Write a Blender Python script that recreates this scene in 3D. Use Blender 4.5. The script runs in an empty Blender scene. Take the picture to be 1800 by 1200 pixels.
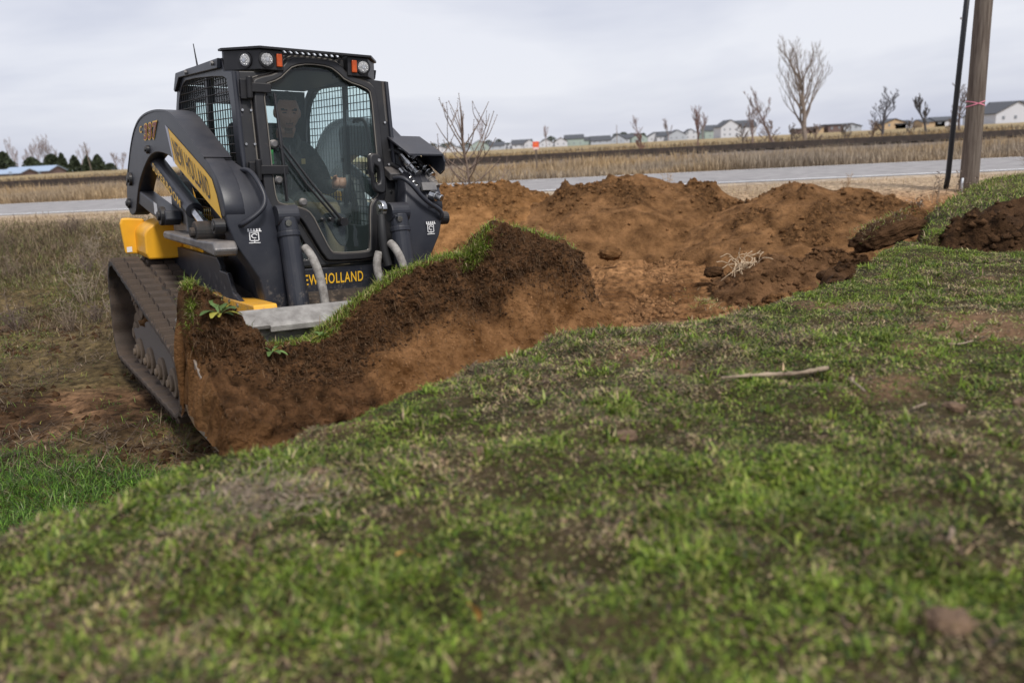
import bpy, bmesh, math, random
import numpy as np
from mathutils import Matrix, Vector
R = math.radians
rng = np.random.default_rng(7)
random.seed(7)
S = bpy.context.scene
COL = S.collection

# ------------------------------------------------------------------ camera
CAMZ = 1.43
cd = bpy.data.cameras.new('camera'); cam = bpy.data.objects.new('camera', cd); COL.objects.link(cam)
cd.sensor_width = 36.0; cd.lens = 28.0; cd.clip_start = 0.05; cd.clip_end = 3000
pit, rol = R(13.554), R(3.0)
fw = Vector((0, math.cos(pit), -math.sin(pit))); rt0 = Vector((1, 0, 0)); up0 = rt0.cross(fw)
rt = rt0 * math.cos(rol) - up0 * math.sin(rol); up = rt0 * math.sin(rol) + up0 * math.cos(rol)
cam.matrix_world = Matrix(((rt.x, up.x, -fw.x, 0), (rt.y, up.y, -fw.y, 0), (rt.z, up.z, -fw.z, CAMZ), (0, 0, 0, 1)))
cd.dof.use_dof = True; cd.dof.focus_distance = 5.0; cd.dof.aperture_fstop = 2.0
S.camera = cam

# ------------------------------------------------------------------ sky, sun, exposure
W = bpy.data.worlds.new('World'); S.world = W; W.use_nodes = True
nt = W.node_tree; nt.nodes.clear()
def N(t, kind, **kw):
    n = t.nodes.new(kind)
    for k, v in kw.items():
        if k == 'inp':
            for a, b in v.items(): n.inputs[a].default_value = b
        else: setattr(n, k, v)
    return n
SUN_EL, SUN_AZ = R(52), R(150)          # soft sun behind thin cloud, behind and to the right of the camera
sky = N(nt, 'ShaderNodeTexSky', sky_type='NISHITA', sun_disc=False, sun_elevation=SUN_EL, sun_rotation=SUN_AZ)
tc = N(nt, 'ShaderNodeTexCoord'); mp = N(nt, 'ShaderNodeMapping'); mp.inputs['Scale'].default_value = (1.0, 1.0, 5.0)
nz = N(nt, 'ShaderNodeTexNoise', inp={'Scale': 1.7, 'Detail': 5.0, 'Roughness': 0.5, 'Distortion': 0.3})
rp = N(nt, 'ShaderNodeValToRGB')
rp.color_ramp.elements[0].position = 0.36; rp.color_ramp.elements[0].color = (4.3, 4.55, 5.6, 1)
rp.color_ramp.elements[1].position = 0.62; rp.color_ramp.elements[1].color = (6.75, 6.85, 7.4, 1)
mx = N(nt, 'ShaderNodeMixRGB', blend_type='MIX'); mx.inputs[0].default_value = 0.93
bg = N(nt, 'ShaderNodeBackground'); bg.inputs['Strength'].default_value = 0.1
wo = N(nt, 'ShaderNodeOutputWorld'); L = nt.links.new
L(tc.outputs['Generated'], mp.inputs['Vector']); L(mp.outputs[0], nz.inputs['Vector']); L(nz.outputs[0], rp.inputs[0])
L(sky.outputs[0], mx.inputs[1]); L(rp.outputs[0], mx.inputs[2]); L(mx.outputs[0], bg.inputs[0]); L(bg.outputs[0], wo.inputs[0])
sl = bpy.data.lights.new('sun', 'SUN'); sl.energy = 2.6; sl.angle = R(12); sl.color = (1.0, 0.96, 0.9)
so = bpy.data.objects.new('sun', sl); COL.objects.link(so)
sd = Vector((math.sin(SUN_AZ) * math.cos(SUN_EL), math.cos(SUN_AZ) * math.cos(SUN_EL), math.sin(SUN_EL)))
so.rotation_euler = sd.to_track_quat('Z', 'Y').to_euler(); so.location = (3, -3, 12)
S.view_settings.view_transform = 'Standard'; S.view_settings.look = 'None'
S.view_settings.exposure = 0.33; S.view_settings.gamma = 1.0
S.render.engine = 'CYCLES'

# ------------------------------------------------------------------ helpers
def mesh_obj(name, verts, faces, mat=None, parent=None, smooth=False):
    me = bpy.data.meshes.new(name)
    me.from_pydata([tuple(map(float, v)) for v in verts], [], [tuple(map(int, f)) for f in faces]); me.update()
    return link(name, me, mat, parent, smooth)
def link(name, me, mat=None, parent=None, smooth=False):
    if mat: me.materials.clear(); me.materials.append(mat)
    if smooth: me.polygons.foreach_set('use_smooth', [True] * len(me.polygons))
    o = bpy.data.objects.new(name, me); COL.objects.link(o)
    if parent: o.parent = parent
    return o
def np_mesh(name, V, F, mat=None, parent=None, smooth=False, attr=None):
    """V (n,3), F (m,k) arrays"""
    me = bpy.data.meshes.new(name); V = np.asarray(V, np.float32); F = np.asarray(F, np.int32)
    k = F.shape[1]; me.vertices.add(len(V)); me.vertices.foreach_set('co', V.ravel())
    me.loops.add(F.size); me.loops.foreach_set('vertex_index', F.ravel())
    me.polygons.add(len(F)); me.polygons.foreach_set('loop_start', np.arange(0, F.size, k, dtype=np.int32))
    if smooth: me.polygons.foreach_set('use_smooth', np.ones(len(F), bool))
    if attr:
        for an, a in attr.items():
            a = np.asarray(a, np.float32)
            if a.ndim == 1: at = me.attributes.new(an, 'FLOAT', 'POINT'); at.data.foreach_set('value', a)
            else:
                at = me.attributes.new(an, 'FLOAT_COLOR', 'POINT')
                if a.shape[1] == 3: a = np.c_[a, np.ones(len(a), np.float32)]
                at.data.foreach_set('color', a.astype(np.float32).ravel())
    me.update(calc_edges=True); me.validate()
    return link(name, me, mat, parent)
def tag(o, label=None, cat=None, group=None, kind=None):
    if label: o['label'] = label
    if cat: o['category'] = cat
    if group: o['group'] = group
    if kind: o['kind'] = kind
    return o
def empty(name, loc=(0, 0, 0), rz=0.0):
    o = bpy.data.objects.new(name, None); COL.objects.link(o); o.location = loc; o.rotation_euler = (0, 0, rz)
    o.empty_display_size = 0.1
    return o
def bev(o, w=0.006, seg=2, ang=35):
    m = o.modifiers.new('bevel', 'BEVEL'); m.width = w; m.segments = seg; m.limit_method = 'ANGLE'; m.angle_limit = R(ang)
    return o
class MB:
    """collects simple shapes into one mesh"""
    def __init__(s): s.v = []; s.f = []
    def add(s, v, f):
        b = len(s.v); s.v += [tuple(map(float, p)) for p in v]; s.f += [tuple(b + i for i in q) for q in f]; return s
    def box(s, c, d, M=None):
        x, y, z = d[0] / 2, d[1] / 2, d[2] / 2
        P = [Vector((a, b, e)) for a in (-x, x) for b in (-y, y) for e in (-z, z)]
        if M: P = [M @ p for p in P]
        P = [p + Vector(c) for p in P]
        return s.add(P, [(0, 1, 3, 2), (4, 6, 7, 5), (0, 4, 5, 1), (2, 3, 7, 6), (0, 2, 6, 4), (1, 5, 7, 3)])
    def tube(s, pts, r, n=8, cap=True):
        pts = [Vector(p) for p in pts]; m = len(pts)
        rr = r if hasattr(r, '__len__') else [r] * m
        t0 = (pts[1] - pts[0]).normalized(); ref = Vector((0, 0, 1)) if abs(t0.z) < 0.9 else Vector((1, 0, 0))
        V = []; a = t0.cross(ref).normalized()
        for i, p in enumerate(pts):
            t = (pts[min(i + 1, m - 1)] - pts[max(i - 1, 0)]).normalized()
            a = (a - t * a.dot(t)).normalized(); b = t.cross(a)
            for k in range(n):
                w = 2 * math.pi * k / n; V.append(p + (a * math.cos(w) + b * math.sin(w)) * rr[i])
        F = [(i * n + k, i * n + (k + 1) % n, (i + 1) * n + (k + 1) % n, (i + 1) * n + k) for i in range(m - 1) for k in range(n)]
        if cap: F += [tuple(range(n - 1, -1, -1)), tuple(range((m - 1) * n, m * n))]
        return s.add(V, F)
    def cyl(s, a, b, r, n=20): return s.tube([a, b], r, n)
    def prism(s, poly, axis, lo, hi):
        """poly: 2-D points; axis 'x','y','z' is the extrusion axis"""
        def P(p, h): return {'x': (h, p[0], p[1]), 'y': (p[0], h, p[1]), 'z': (p[0], p[1], h)}[axis]
        n = len(poly); V = [P(p, lo) for p in poly] + [P(p, hi) for p in poly]
        F = [tuple(range(n)), tuple(range(2 * n - 1, n - 1, -1))] + [(i, i + n, (i + 1) % n + n, (i + 1) % n) for i in range(n)]
        return s.add(V, F)
    def build(s, name, mat=None, parent=None, smooth=False, bevel=None):
        o = mesh_obj(name, s.v, s.f, mat, parent, smooth)
        bm = bmesh.new(); bm.from_mesh(o.data); bmesh.ops.recalc_face_normals(bm, faces=bm.faces); bm.to_mesh(o.data); bm.free()
        if bevel: bev(o, bevel)
        return o
def chaikin(p, n=2, closed=True):
    p = [np.array(q, float) for q in p]
    for _ in range(n):
        q = []; m = len(p)
        for i in range(m if closed else m - 1):
            a, b = p[i], p[(i + 1) % m]; q += [a * .75 + b * .25, a * .25 + b * .75]
        if not closed: q = [p[0]] + q + [p[-1]]
        p = q
    return [tuple(x) for x in p]
def smooth_line(pts, n=3): return chaikin(pts, n, False)
_dg = bpy.context.evaluated_depsgraph_get
def curve_mesh(cu):
    o = bpy.data.objects.new('tmp', cu); COL.objects.link(o); bpy.context.view_layer.update()
    me = bpy.data.meshes.new_from_object(o.evaluated_get(_dg())); bpy.data.objects.remove(o); bpy.data.curves.remove(cu)
    return me
def plate(name, loops, thick, fn, mat, parent=None, bevel=0.004):
    """flat plate with holes: loops of 2-D points (first outer), fn maps (u, v, w) arrays to 3-D"""
    cu = bpy.data.curves.new('c', 'CURVE'); cu.dimensions = '2D'; cu.fill_mode = 'BOTH'
    cu.extrude = max(thick / 2 - bevel, 0.0005); cu.bevel_depth = bevel; cu.bevel_resolution = 1
    cu.offset = -bevel
    for lp in loops:
        sp = cu.splines.new('POLY'); sp.points.add(len(lp) - 1); sp.use_cyclic_u = True
        for i, q in enumerate(lp): sp.points[i].co = (q[0], q[1], 0, 1)
    me = curve_mesh(cu); n = len(me.vertices); co = np.empty(n * 3); me.vertices.foreach_get('co', co); co = co.reshape(-1, 3)
    me.vertices.foreach_set('co', np.column_stack(fn(co[:, 0], co[:, 1], co[:, 2])).astype(np.float32).ravel()); me.update()
    bm = bmesh.new(); bm.from_mesh(me); bmesh.ops.remove_doubles(bm, verts=bm.verts, dist=1e-5); bmesh.ops.recalc_face_normals(bm, faces=bm.faces); bm.to_mesh(me); bm.free()
    return link(name, me, mat, parent)
def lettering(name, txt, quad, mat, parent=None, bold=0.0, lift=0.002, shear=0.0):
    """text mapped on a quad (bottom-left, bottom-right, top-right, top-left)"""
    cu = bpy.data.curves.new('t', 'FONT'); cu.body = txt; cu.offset = bold; cu.shear = shear; cu.resolution_u = 3; cu.space_character = 1.13
    me = curve_mesh(cu); n = len(me.vertices); co = np.empty(n * 3); me.vertices.foreach_get('co', co); co = co.reshape(-1, 3)
    lo, hi = co[:, :2].min(0), co[:, :2].max(0); u = ((co[:, :2] - lo) / (hi - lo))
    q = np.array(quad, float); a, b = u[:, :1], u[:, 1:]
    P = q[0] * (1 - a) * (1 - b) + q[1] * a * (1 - b) + q[2] * a * b + q[3] * (1 - a) * b
    nn = np.cross(q[1] - q[0], q[3] - q[0]); nn /= np.linalg.norm(nn)
    me.vertices.foreach_set('co', (P + nn * lift).astype(np.float32).ravel()); me.update()
    return link(name, me, mat, parent)
def dupe(o, parent=None):
    c = o.copy(); COL.objects.link(c)
    if parent: c.parent = parent
    return c
# ---- numpy value noise
def _h(ix, iy, iz, seed):
    n = (ix * 374761393 + iy * 668265263 + iz * 2147483647 + seed * 1274126177) & 0xffffffff
    n = ((n ^ (n >> 13)) * 1274126177) & 0xffffffff; n = ((n ^ (n >> 16)) * 2246822519) & 0xffffffff
    return ((n ^ (n >> 15)) & 0xffffff) / float(0xffffff)
def vnoise(x, y, z=0.0, seed=0):
    x, y, z = np.broadcast_arrays(np.asarray(x, float), np.asarray(y, float), np.asarray(z, float))
    fx, fy, fz = np.floor(x), np.floor(y), np.floor(z); ix, iy, iz = fx.astype(np.int64), fy.astype(np.int64), fz.astype(np.int64)
    u, v, w = x - fx, y - fy, z - fz; u, v, w = [t * t * (3 - 2 * t) for t in (u, v, w)]
    r = 0.0
    for a in (0, 1):
        for b in (0, 1):
            for c in (0, 1):
                r = r + _h(ix + a, iy + b, iz + c, seed) * (u if a else 1 - u) * (v if b else 1 - v) * (w if c else 1 - w)
    return r
def fbm(x, y, z=0.0, o=4, seed=0, g=0.5):
    r = 0.0; a = 1.0; s = 0.0
    for i in range(o):
        r = r + a * (vnoise(x * 2 ** i, y * 2 ** i, np.asarray(z) * 2 ** i, seed + i) - .5); s += a; a *= g
    return r / s * 2
def sstep(a, b, x): t = np.clip((x - a) / (b - a), 0, 1); return t * t * (3 - 2 * t)
def grid_faces(nu, nv):
    i = np.arange(nu - 1)[:, None]; j = np.arange(nv - 1)[None]; a = (i * nv + j).ravel()
    return np.c_[a, a + nv, a + nv + 1, a + 1]
# ---- materials
MATS = {}
def material(name, base=(.5, .5, .5), rough=.7, metal=0.0, var=None, scale=8.0, bump=0.0, bscale=40.0, spec=.5, detail=6.0, ramp=(.35, .65), attr=None, mixattr=None, bdist=.01, coat=0.0):
    """principled material: noise between base and var; attr = colour attribute used as the base colour"""
    m = bpy.data.materials.new(name); m.use_nodes = True; t = m.node_tree; b = t.nodes['Principled BSDF']; lk = t.links.new
    b.inputs['Roughness'].default_value = rough; b.inputs['Metallic'].default_value = metal; b.inputs['Specular IOR Level'].default_value = spec
    b.inputs['Coat Weight'].default_value = coat
    b.inputs['Base Color'].default_value = (*base, 1)
    co = N(t, 'ShaderNodeTexCoord'); src = None
    if attr:
        a = N(t, 'ShaderNodeAttribute', attribute_name=attr); src = a.outputs['Color']
    if var is not None:
        nz = N(t, 'ShaderNodeTexNoise', inp={'Scale': scale, 'Detail': detail, 'Roughness': .62}); lk(co.outputs['Object'], nz.inputs['Vector'])
        r = N(t, 'ShaderNodeValToRGB'); r.color_ramp.elements[0].position, r.color_ramp.elements[1].position = ramp
        r.color_ramp.elements[0].color = (*base, 1); r.color_ramp.elements[1].color = (*var, 1); lk(nz.outputs[0], r.inputs[0])
        if src is not None:
            mm = N(t, 'ShaderNodeMixRGB', blend_type='MULTIPLY'); mm.inputs[0].default_value = 1; lk(src, mm.inputs[1]); lk(r.outputs[0], mm.inputs[2]); src = mm.outputs[0]
        else: src = r.outputs[0]
    if mixattr:      # (attribute, second colour low, second colour high, scale)
        an, c0, c1, sc = mixattr
        a = N(t, 'ShaderNodeAttribute', attribute_name=an); nz2 = N(t, 'ShaderNodeTexNoise', inp={'Scale': sc, 'Detail': 7.0, 'Roughness': .65}); lk(co.outputs['Object'], nz2.inputs['Vector'])
        r2 = N(t, 'ShaderNodeValToRGB'); r2.color_ramp.elements[0].position, r2.color_ramp.elements[1].position = .35, .68
        r2.color_ramp.elements[0].color = (*c0, 1); r2.color_ramp.elements[1].color = (*c1, 1); lk(nz2.outputs[0], r2.inputs[0])
        mm = N(t, 'ShaderNodeMixRGB'); lk(a.outputs['Fac'], mm.inputs[0]); lk(src, mm.inputs[1]); lk(r2.outputs[0], mm.inputs[2]); src = mm.outputs[0]
    if src is not None: lk(src, b.inputs['Base Color'])
    if bump:
        n3 = N(t, 'ShaderNodeTexNoise', inp={'Scale': bscale, 'Detail': 8.0, 'Roughness': .65}); lk(co.outputs['Object'], n3.inputs['Vector'])
        bp = N(t, 'ShaderNodeBump'); bp.inputs['Strength'].default_value = bump; bp.inputs['Distance'].default_value = bdist
        lk(n3.outputs[0], bp.inputs['Height']); lk(bp.outputs[0], b.inputs['Normal'])
    MATS[name] = m
    return m
def blade_mat(name, trans=.35, rough=.55):
    m = bpy.data.materials.new(name); m.use_nodes = True; t = m.node_tree; b = t.nodes['Principled BSDF']; lk = t.links.new
    a = N(t, 'ShaderNodeAttribute', attribute_name='col'); lk(a.outputs['Color'], b.inputs['Base Color']); b.inputs['Roughness'].default_value = rough; b.inputs['Specular IOR Level'].default_value = .3
    tr = N(t, 'ShaderNodeBsdfTranslucent'); lk(a.outputs['Color'], tr.inputs[0]); ms = N(t, 'ShaderNodeMixShader'); ms.inputs[0].default_value = trans
    out = t.nodes['Material Output']; lk(b.outputs[0], ms.inputs[1]); lk(tr.outputs[0], ms.inputs[2]); lk(ms.outputs[0], out.inputs[0]); MATS[name] = m
    return m
def glass_mat(name, tint, refl=1.0, sky_veil=0.0, sky_veil_col=(.3, .4, .4)):
    m = bpy.data.materials.new(name); m.use_nodes = True; t = m.node_tree; t.nodes.clear(); lk = t.links.new
    tr = N(t, 'ShaderNodeBsdfTransparent'); tr.inputs[0].default_value = (*tint, 1); gl = N(t, 'ShaderNodeBsdfGlossy'); gl.inputs['Roughness'].default_value = .03
    fr = N(t, 'ShaderNodeFresnel'); fr.inputs[0].default_value = 1.5; mu = N(t, 'ShaderNodeMath', operation='MULTIPLY'); mu.inputs[1].default_value = refl; lk(fr.outputs[0], mu.inputs[0])
    ms = N(t, 'ShaderNodeMixShader'); lk(mu.outputs[0], ms.inputs[0]); lk(tr.outputs[0], ms.inputs[1]); lk(gl.outputs[0], ms.inputs[2]); o = N(t, 'ShaderNodeOutputMaterial')
    df = N(t, 'ShaderNodeBsdfDiffuse'); df.inputs[0].default_value = (*sky_veil_col, 1); m2 = N(t, 'ShaderNodeMixShader'); m2.inputs[0].default_value = sky_veil  # diffuse colour mixed into the pane as a painted veil of reflected sky
    lk(ms.outputs[0], m2.inputs[1]); lk(df.outputs[0], m2.inputs[2]); lk(m2.outputs[0], o.inputs[0]); MATS[name] = m
    return m
paint = material('charcoal_paint', (.019, .021, .029), .40, var=(.040, .041, .048), scale=5, ramp=(.45, .85), bump=.05, bscale=300, spec=.42)
black = material('black_paint', (.008, .008, .010), .48, var=(.020, .019, .019), scale=7, ramp=(.45, .8), bump=.04, bscale=250)
yellow = material('yellow_paint', (.80, .40, .022), .38, var=(.62, .30, .03), scale=6, ramp=(.4, .9), bump=.03, bscale=200)
rubber = material('track_rubber', (.015, .014, .014), .7, var=(.070, .048, .033), scale=7, ramp=(.42, .75), bump=.35, bscale=90)
steel = material('worn_steel', (.20, .185, .17), .5, .35, var=(.42, .40, .37), scale=14, ramp=(.3, .7), bump=.25, bscale=80)
greysteel = material('grey_steel', (.10, .10, .11), .45, .4, var=(.22, .21, .2), scale=9, bump=.1, bscale=120)
chrome = material('chrome', (.62, .62, .62), .22, 1.0, var=(.4, .4, .4), scale=20)
lensm = material('lamp_lens', (.38, .39, .40), .12, .25, var=(.85, .85, .85), scale=90, bump=.9, bscale=130, bdist=.02)
amber = material('amber_lens', (.55, .085, .008), .3, var=(.38, .05, .005), scale=40)
sleeve = material('hose_sleeve', (.34, .32, .295), .85, var=(.17, .155, .14), scale=30, bump=.4, bscale=60)
hose = material('rubber_hose', (.014, .014, .015), .6, bump=.1)
white = material('white_decal', (.72, .72, .72), .5)
decal_y = material('yellow_decal', (.86, .50, .03), .45, var=(.75, .42, .03), scale=9)
decal_k = material('dark_decal', (.02, .02, .026), .5)
maroon = material('maroon_decal', (.20, .035, .03), .5)
glass = glass_mat('cab_glass', (.88, .97, .955), .8, .05, (.30, .40, .40))
glass2 = glass_mat('side_glass', (.84, .965, .955), .7, .03, (.3, .42, .42))
def pane(name, loop, fn, mat, parent):
    u, v = np.array(loop).T; P = np.column_stack(fn(u, v, 0 * u)); o = mesh_obj(name, P, [tuple(range(len(P)))], mat, parent)
    bm = bmesh.new(); bm.from_mesh(o.data); bmesh.ops.triangulate(bm, faces=bm.faces); bm.to_mesh(o.data); bm.free(); return o

def sticker(q, mat, parent=None): return MB().add(q, [(0, 1, 2, 3)]).build('sticker', mat, parent)

def dusty(m, col=(.27, .195, .13), up=.45, low=.8, zref=.95, sc=7.0):
    """settled dust on upward faces and dried mud splashed on the lower machine"""
    t = m.node_tree; lk = t.links.new; b = t.nodes['Principled BSDF']; old = b.inputs['Base Color'].links[0].from_socket
    ge = N(t, 'ShaderNodeNewGeometry'); sp = N(t, 'ShaderNodeSeparateXYZ'); lk(ge.outputs['Normal'], sp.inputs[0]); co = N(t, 'ShaderNodeTexCoord'); so_ = N(t, 'ShaderNodeSeparateXYZ'); lk(co.outputs['Object'], so_.inputs[0])
    n1 = N(t, 'ShaderNodeTexNoise', inp={'Scale': sc, 'Detail': 8.0, 'Roughness': .7}); lk(co.outputs['Object'], n1.inputs['Vector']); n2 = N(t, 'ShaderNodeTexNoise', inp={'Scale': sc * 3.3, 'Detail': 8.0, 'Roughness': .75}); lk(co.outputs['Object'], n2.inputs['Vector'])
    def mr(src, a, b_, c=0., d=1.):
        r = N(t, 'ShaderNodeMapRange'); r.inputs[1].default_value = a; r.inputs[2].default_value = b_; r.inputs[3].default_value = c; r.inputs[4].default_value = d; lk(src, r.inputs[0]); return r.outputs[0]
    def mul(a, b_, op='MULTIPLY'):
        x = N(t, 'ShaderNodeMath', operation=op)
        for i, q in enumerate((a, b_)):
            if isinstance(q, float): x.inputs[i].default_value = q
            else: lk(q, x.inputs[i])
        return x.outputs[0]
    f1 = mul(mul(mr(sp.outputs[2], .25, .95), mr(n1.outputs[0], .35, .70, .25, 1.)), up)
    f2 = mul(mr(mul(n2.outputs[0], mr(so_.outputs[2], .25, zref, .34, -.12), 'ADD'), .58, .76), low)
    f3 = mul(mr(n2.outputs[0], .62, .74), .22)
    f = mul(mul(f1, f2, 'MAXIMUM'), f3, 'MAXIMUM'); mm = N(t, 'ShaderNodeMixRGB'); lk(f, mm.inputs[0]); lk(old, mm.inputs[1]); mm.inputs[2].default_value = (*col, 1); lk(mm.outputs[0], b.inputs['Base Color'])
    lk(mr(f, 0., 1., b.inputs['Roughness'].default_value, .95), b.inputs['Roughness'])
dusty(paint, up=.16, col=(.20, .17, .145), low=.7); dusty(black, up=.2, low=.6); dusty(yellow, up=.25, col=(.30, .20, .10)); dusty(greysteel, up=.5, zref=1.1); dusty(rubber, up=.42, low=.35, zref=.9, col=(.13, .085, .055))
# ------------------------------------------------------------------ ground
def ground_z(x, y, noise=True):
    s = y + .15 * x
    z = .62 * sstep(7.0, 13.6, s)
    z = z + .80 * sstep(40, 260, s)
    z = z - .12 * sstep(20.9, 22.0, s) * (1 - sstep(28, 33, s))                       # ditch with dry grass beyond the road
    z = z + .22 * sstep(32.5, 34.0, s) * (1 - sstep(38.5, 42, s))                     # railway bank
    if noise:
        w = (1 - sstep(11.5, 13.5, s)); rough = .55 + .45 * sstep(-1.0, .4, x - .15 * y + .6)
        z = z + w * (.10 * fbm(x * .55, y * .55, seed=3, o=3) + rough * (.06 * fbm(x * 2.3, y * 2.3, seed=5, o=3) + .075 * np.abs(fbm(x * 5, y * 5, seed=9, o=4)) - .03))
        z = z - .06 * np.exp(-(((x + 1.5) / 2.0) ** 2 + ((y - 5.4) / 1.9) ** 2) ** 2)
    return z
def axis(segs):
    out = []
    for a, b, st in segs: out.append(np.arange(a, b, st))
    return np.concatenate(out)
gx = np.concatenate([-np.geomspace(400, 9, 40), np.arange(-8.8, -1, .085), np.arange(-1, 4.6, .03), np.arange(4.6, 9, .13), np.geomspace(9.1, 400, 40)])
gy = np.concatenate([[-6, -3, 0, 1.2], np.arange(1.8, 4.5, .06), np.arange(4.5, 9.6, .03), np.arange(9.6, 11.2, .06), np.arange(11.2, 17, .09), np.arange(17, 45, .4), np.geomspace(45.5, 900, 50)])
GX, GY = np.meshgrid(gx, gy, indexing='ij'); GZ = ground_z(GX, GY)
# loader track prints pressed in the worked soil
def prints(x, y, ox, oy, ang, length, phase):
    c, s = math.cos(ang), math.sin(ang); u = (x - ox) * c + (y - oy) * s; v = -(x - ox) * s + (y - oy) * c
    m = sstep(0, .06, .20 - np.abs(v)) * sstep(0, .3, u) * sstep(0, .3, length - u) * sstep(-.5, .2, fbm(x * 2.1, y * 2.1, seed=21) + .15)
    return m, .030 * np.clip(np.sin(u * 2 * math.pi / .15 + phase) * 1.8, -1, 1) + .012 * fbm(x * 6, y * 6, seed=22, o=3)
PM = GX * 0
for a in [(.55, 5.6, R(76), 3.6, 0), (1.35, 5.5, R(78), 3.6, 1.1), (1.95, 6.4, R(112), 2.6, 2.0)]:
    m_, b_ = prints(GX, GY, *a); PM = np.maximum(PM, m_); GZ = GZ * (1 - m_) + m_ * (ground_z(GX, GY, False) - .01 + .05 * fbm(GX * .8, GY * .8, seed=23) + b_)
s = GY + .15 * GX
n1 = fbm(GX * .8, GY * .8, seed=31); n2 = fbm(GX * 3, GY * 3, seed=33, o=5, g=.7); n3 = fbm(GX * .25, GY * .25, seed=35)
soilA, soilB = np.array((.130, .064, .027)), np.array((.36, .195, .090))
left = sstep(.3, -.6, GX - (-1.6 + .05 * GY))[..., None]
k = np.clip(.5 + .8 * n1 + .9 * n2, 0, 1)[..., None]; C = soilA * (1 - k) + soilB * k
kl = np.clip(.34 + 1.6 * n2 + .9 * n1, 0, 1)[..., None]
leftC = np.array((.048, .027, .014)) * (1 - kl) + np.array((.25, .145, .080)) * kl
wl = (left[..., 0] * sstep(-.1, .5, n1 + .25 + .12 * (GY - 6)))[..., None]
leftC = leftC * (1 - wl) + (np.array((.12, .088, .042)) * (.7 + .6 * kl)) * wl
C = C * (1 - left) + leftC * left
verge = np.array((.40, .305, .21)) * (.85 + .25 * k); vv = sstep(11.6, 13.2, s + .9 * n1)[..., None]; C = C * (1 - vv) + verge * vv
field = np.array((.30, .235, .135)) * (.8 + .4 * np.clip(.5 + n3, 0, 1))[..., None]; fv = sstep(20.4, 21.4, s)[..., None]; C = C * (1 - fv) + field * fv
ballast = sstep(32.6, 33.2, s) * (1 - sstep(39, 40, s)); C = C * (1 - ballast[..., None]) + np.array((.19, .16, .135)) * ballast[..., None]
pale = (np.exp(-((GX - 1.60) / .40) ** 4 - ((GY - 6.05 - .1 * n2) / .26) ** 4))[..., None]; C = C * (1 - pale) + np.array((.46, .285, .155)) * pale
lf_ = left[..., 0] * (1 - sstep(8.5, 10.5, GY)) * sstep(3.2, 4.2, GY); GZ = GZ + lf_ * (.05 * (np.abs(fbm(GX * 3.2, GY * 3.2, seed=95, o=4)) - .15))
GZ = GZ * (1 - .9 * pale[..., 0]) + .9 * pale[..., 0] * (.03 + .0 * GX)
mground = material('soil_ground', (.42, .40, .38), .95, var=(1.45, 1.42, 1.38), scale=15, ramp=(.36, .62), attr='col', bump=1.0, bscale=18, bdist=.05, spec=.1, detail=10)
ground = np_mesh('ground', np.c_[GX.ravel(), GY.ravel(), GZ.ravel()], grid_faces(*GX.shape), mground, smooth=True, attr={'col': C.reshape(-1, 3)})
tag(ground, 'brown worked soil and tan fields reaching to the horizon', kind='structure')

# road: asphalt sheet, edge lines, far line
def strip(name, s0, s1, z, mat, x0=-160, x1=160, n=81, parent=None):
    xs = np.linspace(x0, x1, n); V = []
    for x in xs: V += [(x, s0 - .15 * x, z), (x, s1 - .15 * x, z)]
    F = [(2 * i, 2 * i + 2, 2 * i + 3, 2 * i + 1) for i in range(n - 1)]
    return mesh_obj(name, V, F, mat, parent)
asphalt = material('asphalt', (.225, .215, .215), .9, var=(.33, .315, .31), scale=3.0, bump=.4, bscale=140, spec=.2, detail=10)
linep = material('road_line_paint', (.78, .78, .78), .7, var=(.62, .61, .60), scale=6, ramp=(.45, .7))
road = strip('road', 14.75, 20.7, .655, asphalt); tag(road, 'pale grey asphalt road crossing behind the digging', kind='structure')
xs = np.linspace(-160, 160, 81); V = []; F = []
for i, x in enumerate(xs):
    for (ss, zz) in ((13.9, .45), (14.75, .651), (20.7, .651), (21.6, .40)): V.append((x, ss - .15 * x, zz))
for i in range(80): F += [(4 * i + k, 4 * i + 4 + k, 4 * i + 5 + k, 4 * i + 1 + k) for k in range(3)]
tag(mesh_obj('road_bed', V, F, material('gravel_shoulder', (.30, .235, .17), .95, var=(.45, .36, .27), scale=9, bump=.8, bscale=60, bdist=.02)), 'sandy gravel shoulder under the road', kind='structure')
strip('edge_line', 15.0, 15.16, .660, linep, parent=road); strip('edge_line', 20.3, 20.42, .660, linep, parent=road)

# railway: rails on a low bank
railm = material('rusty_rail', (.030, .022, .018), .7, var=(.06, .04, .03), scale=4)
rw = empty('railway_track', (0, 35.4, .90)); tag(rw, 'dark railway line on a low bank across the dry fields', kind='structure')
for dy in (0.0, 1.45):
    mb = MB(); 
    for i in range(40):
        x0, x1 = -120 + i * 6, -114 + i * 6; m = Matrix.Rotation(math.atan(-.15), 3, 'Z')
        xc = (x0 + x1) / 2; mb.box((xc, dy - .15 * xc, .17), (6.06, .075, .16), m); mb.box((xc, dy - .15 * xc, .05), (6.06, .15, .07), m)
    mb.build('rail', railm, rw)
sm = material('sleeper_wood', (.07, .055, .045), .9)
sb = MB().box((0, 0, 0), (.22, 2.5, .15), Matrix.Rotation(math.atan(-.15), 3, 'Z')); s0 = None
for i in range(150):
    x = -45 + i * .6
    if s0 is None: s0 = sb.build('sleeper', sm, rw); o = s0
    else: o = dupe(s0, rw)
    o.location = (x, .72 - .15 * x, -.045)

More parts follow.
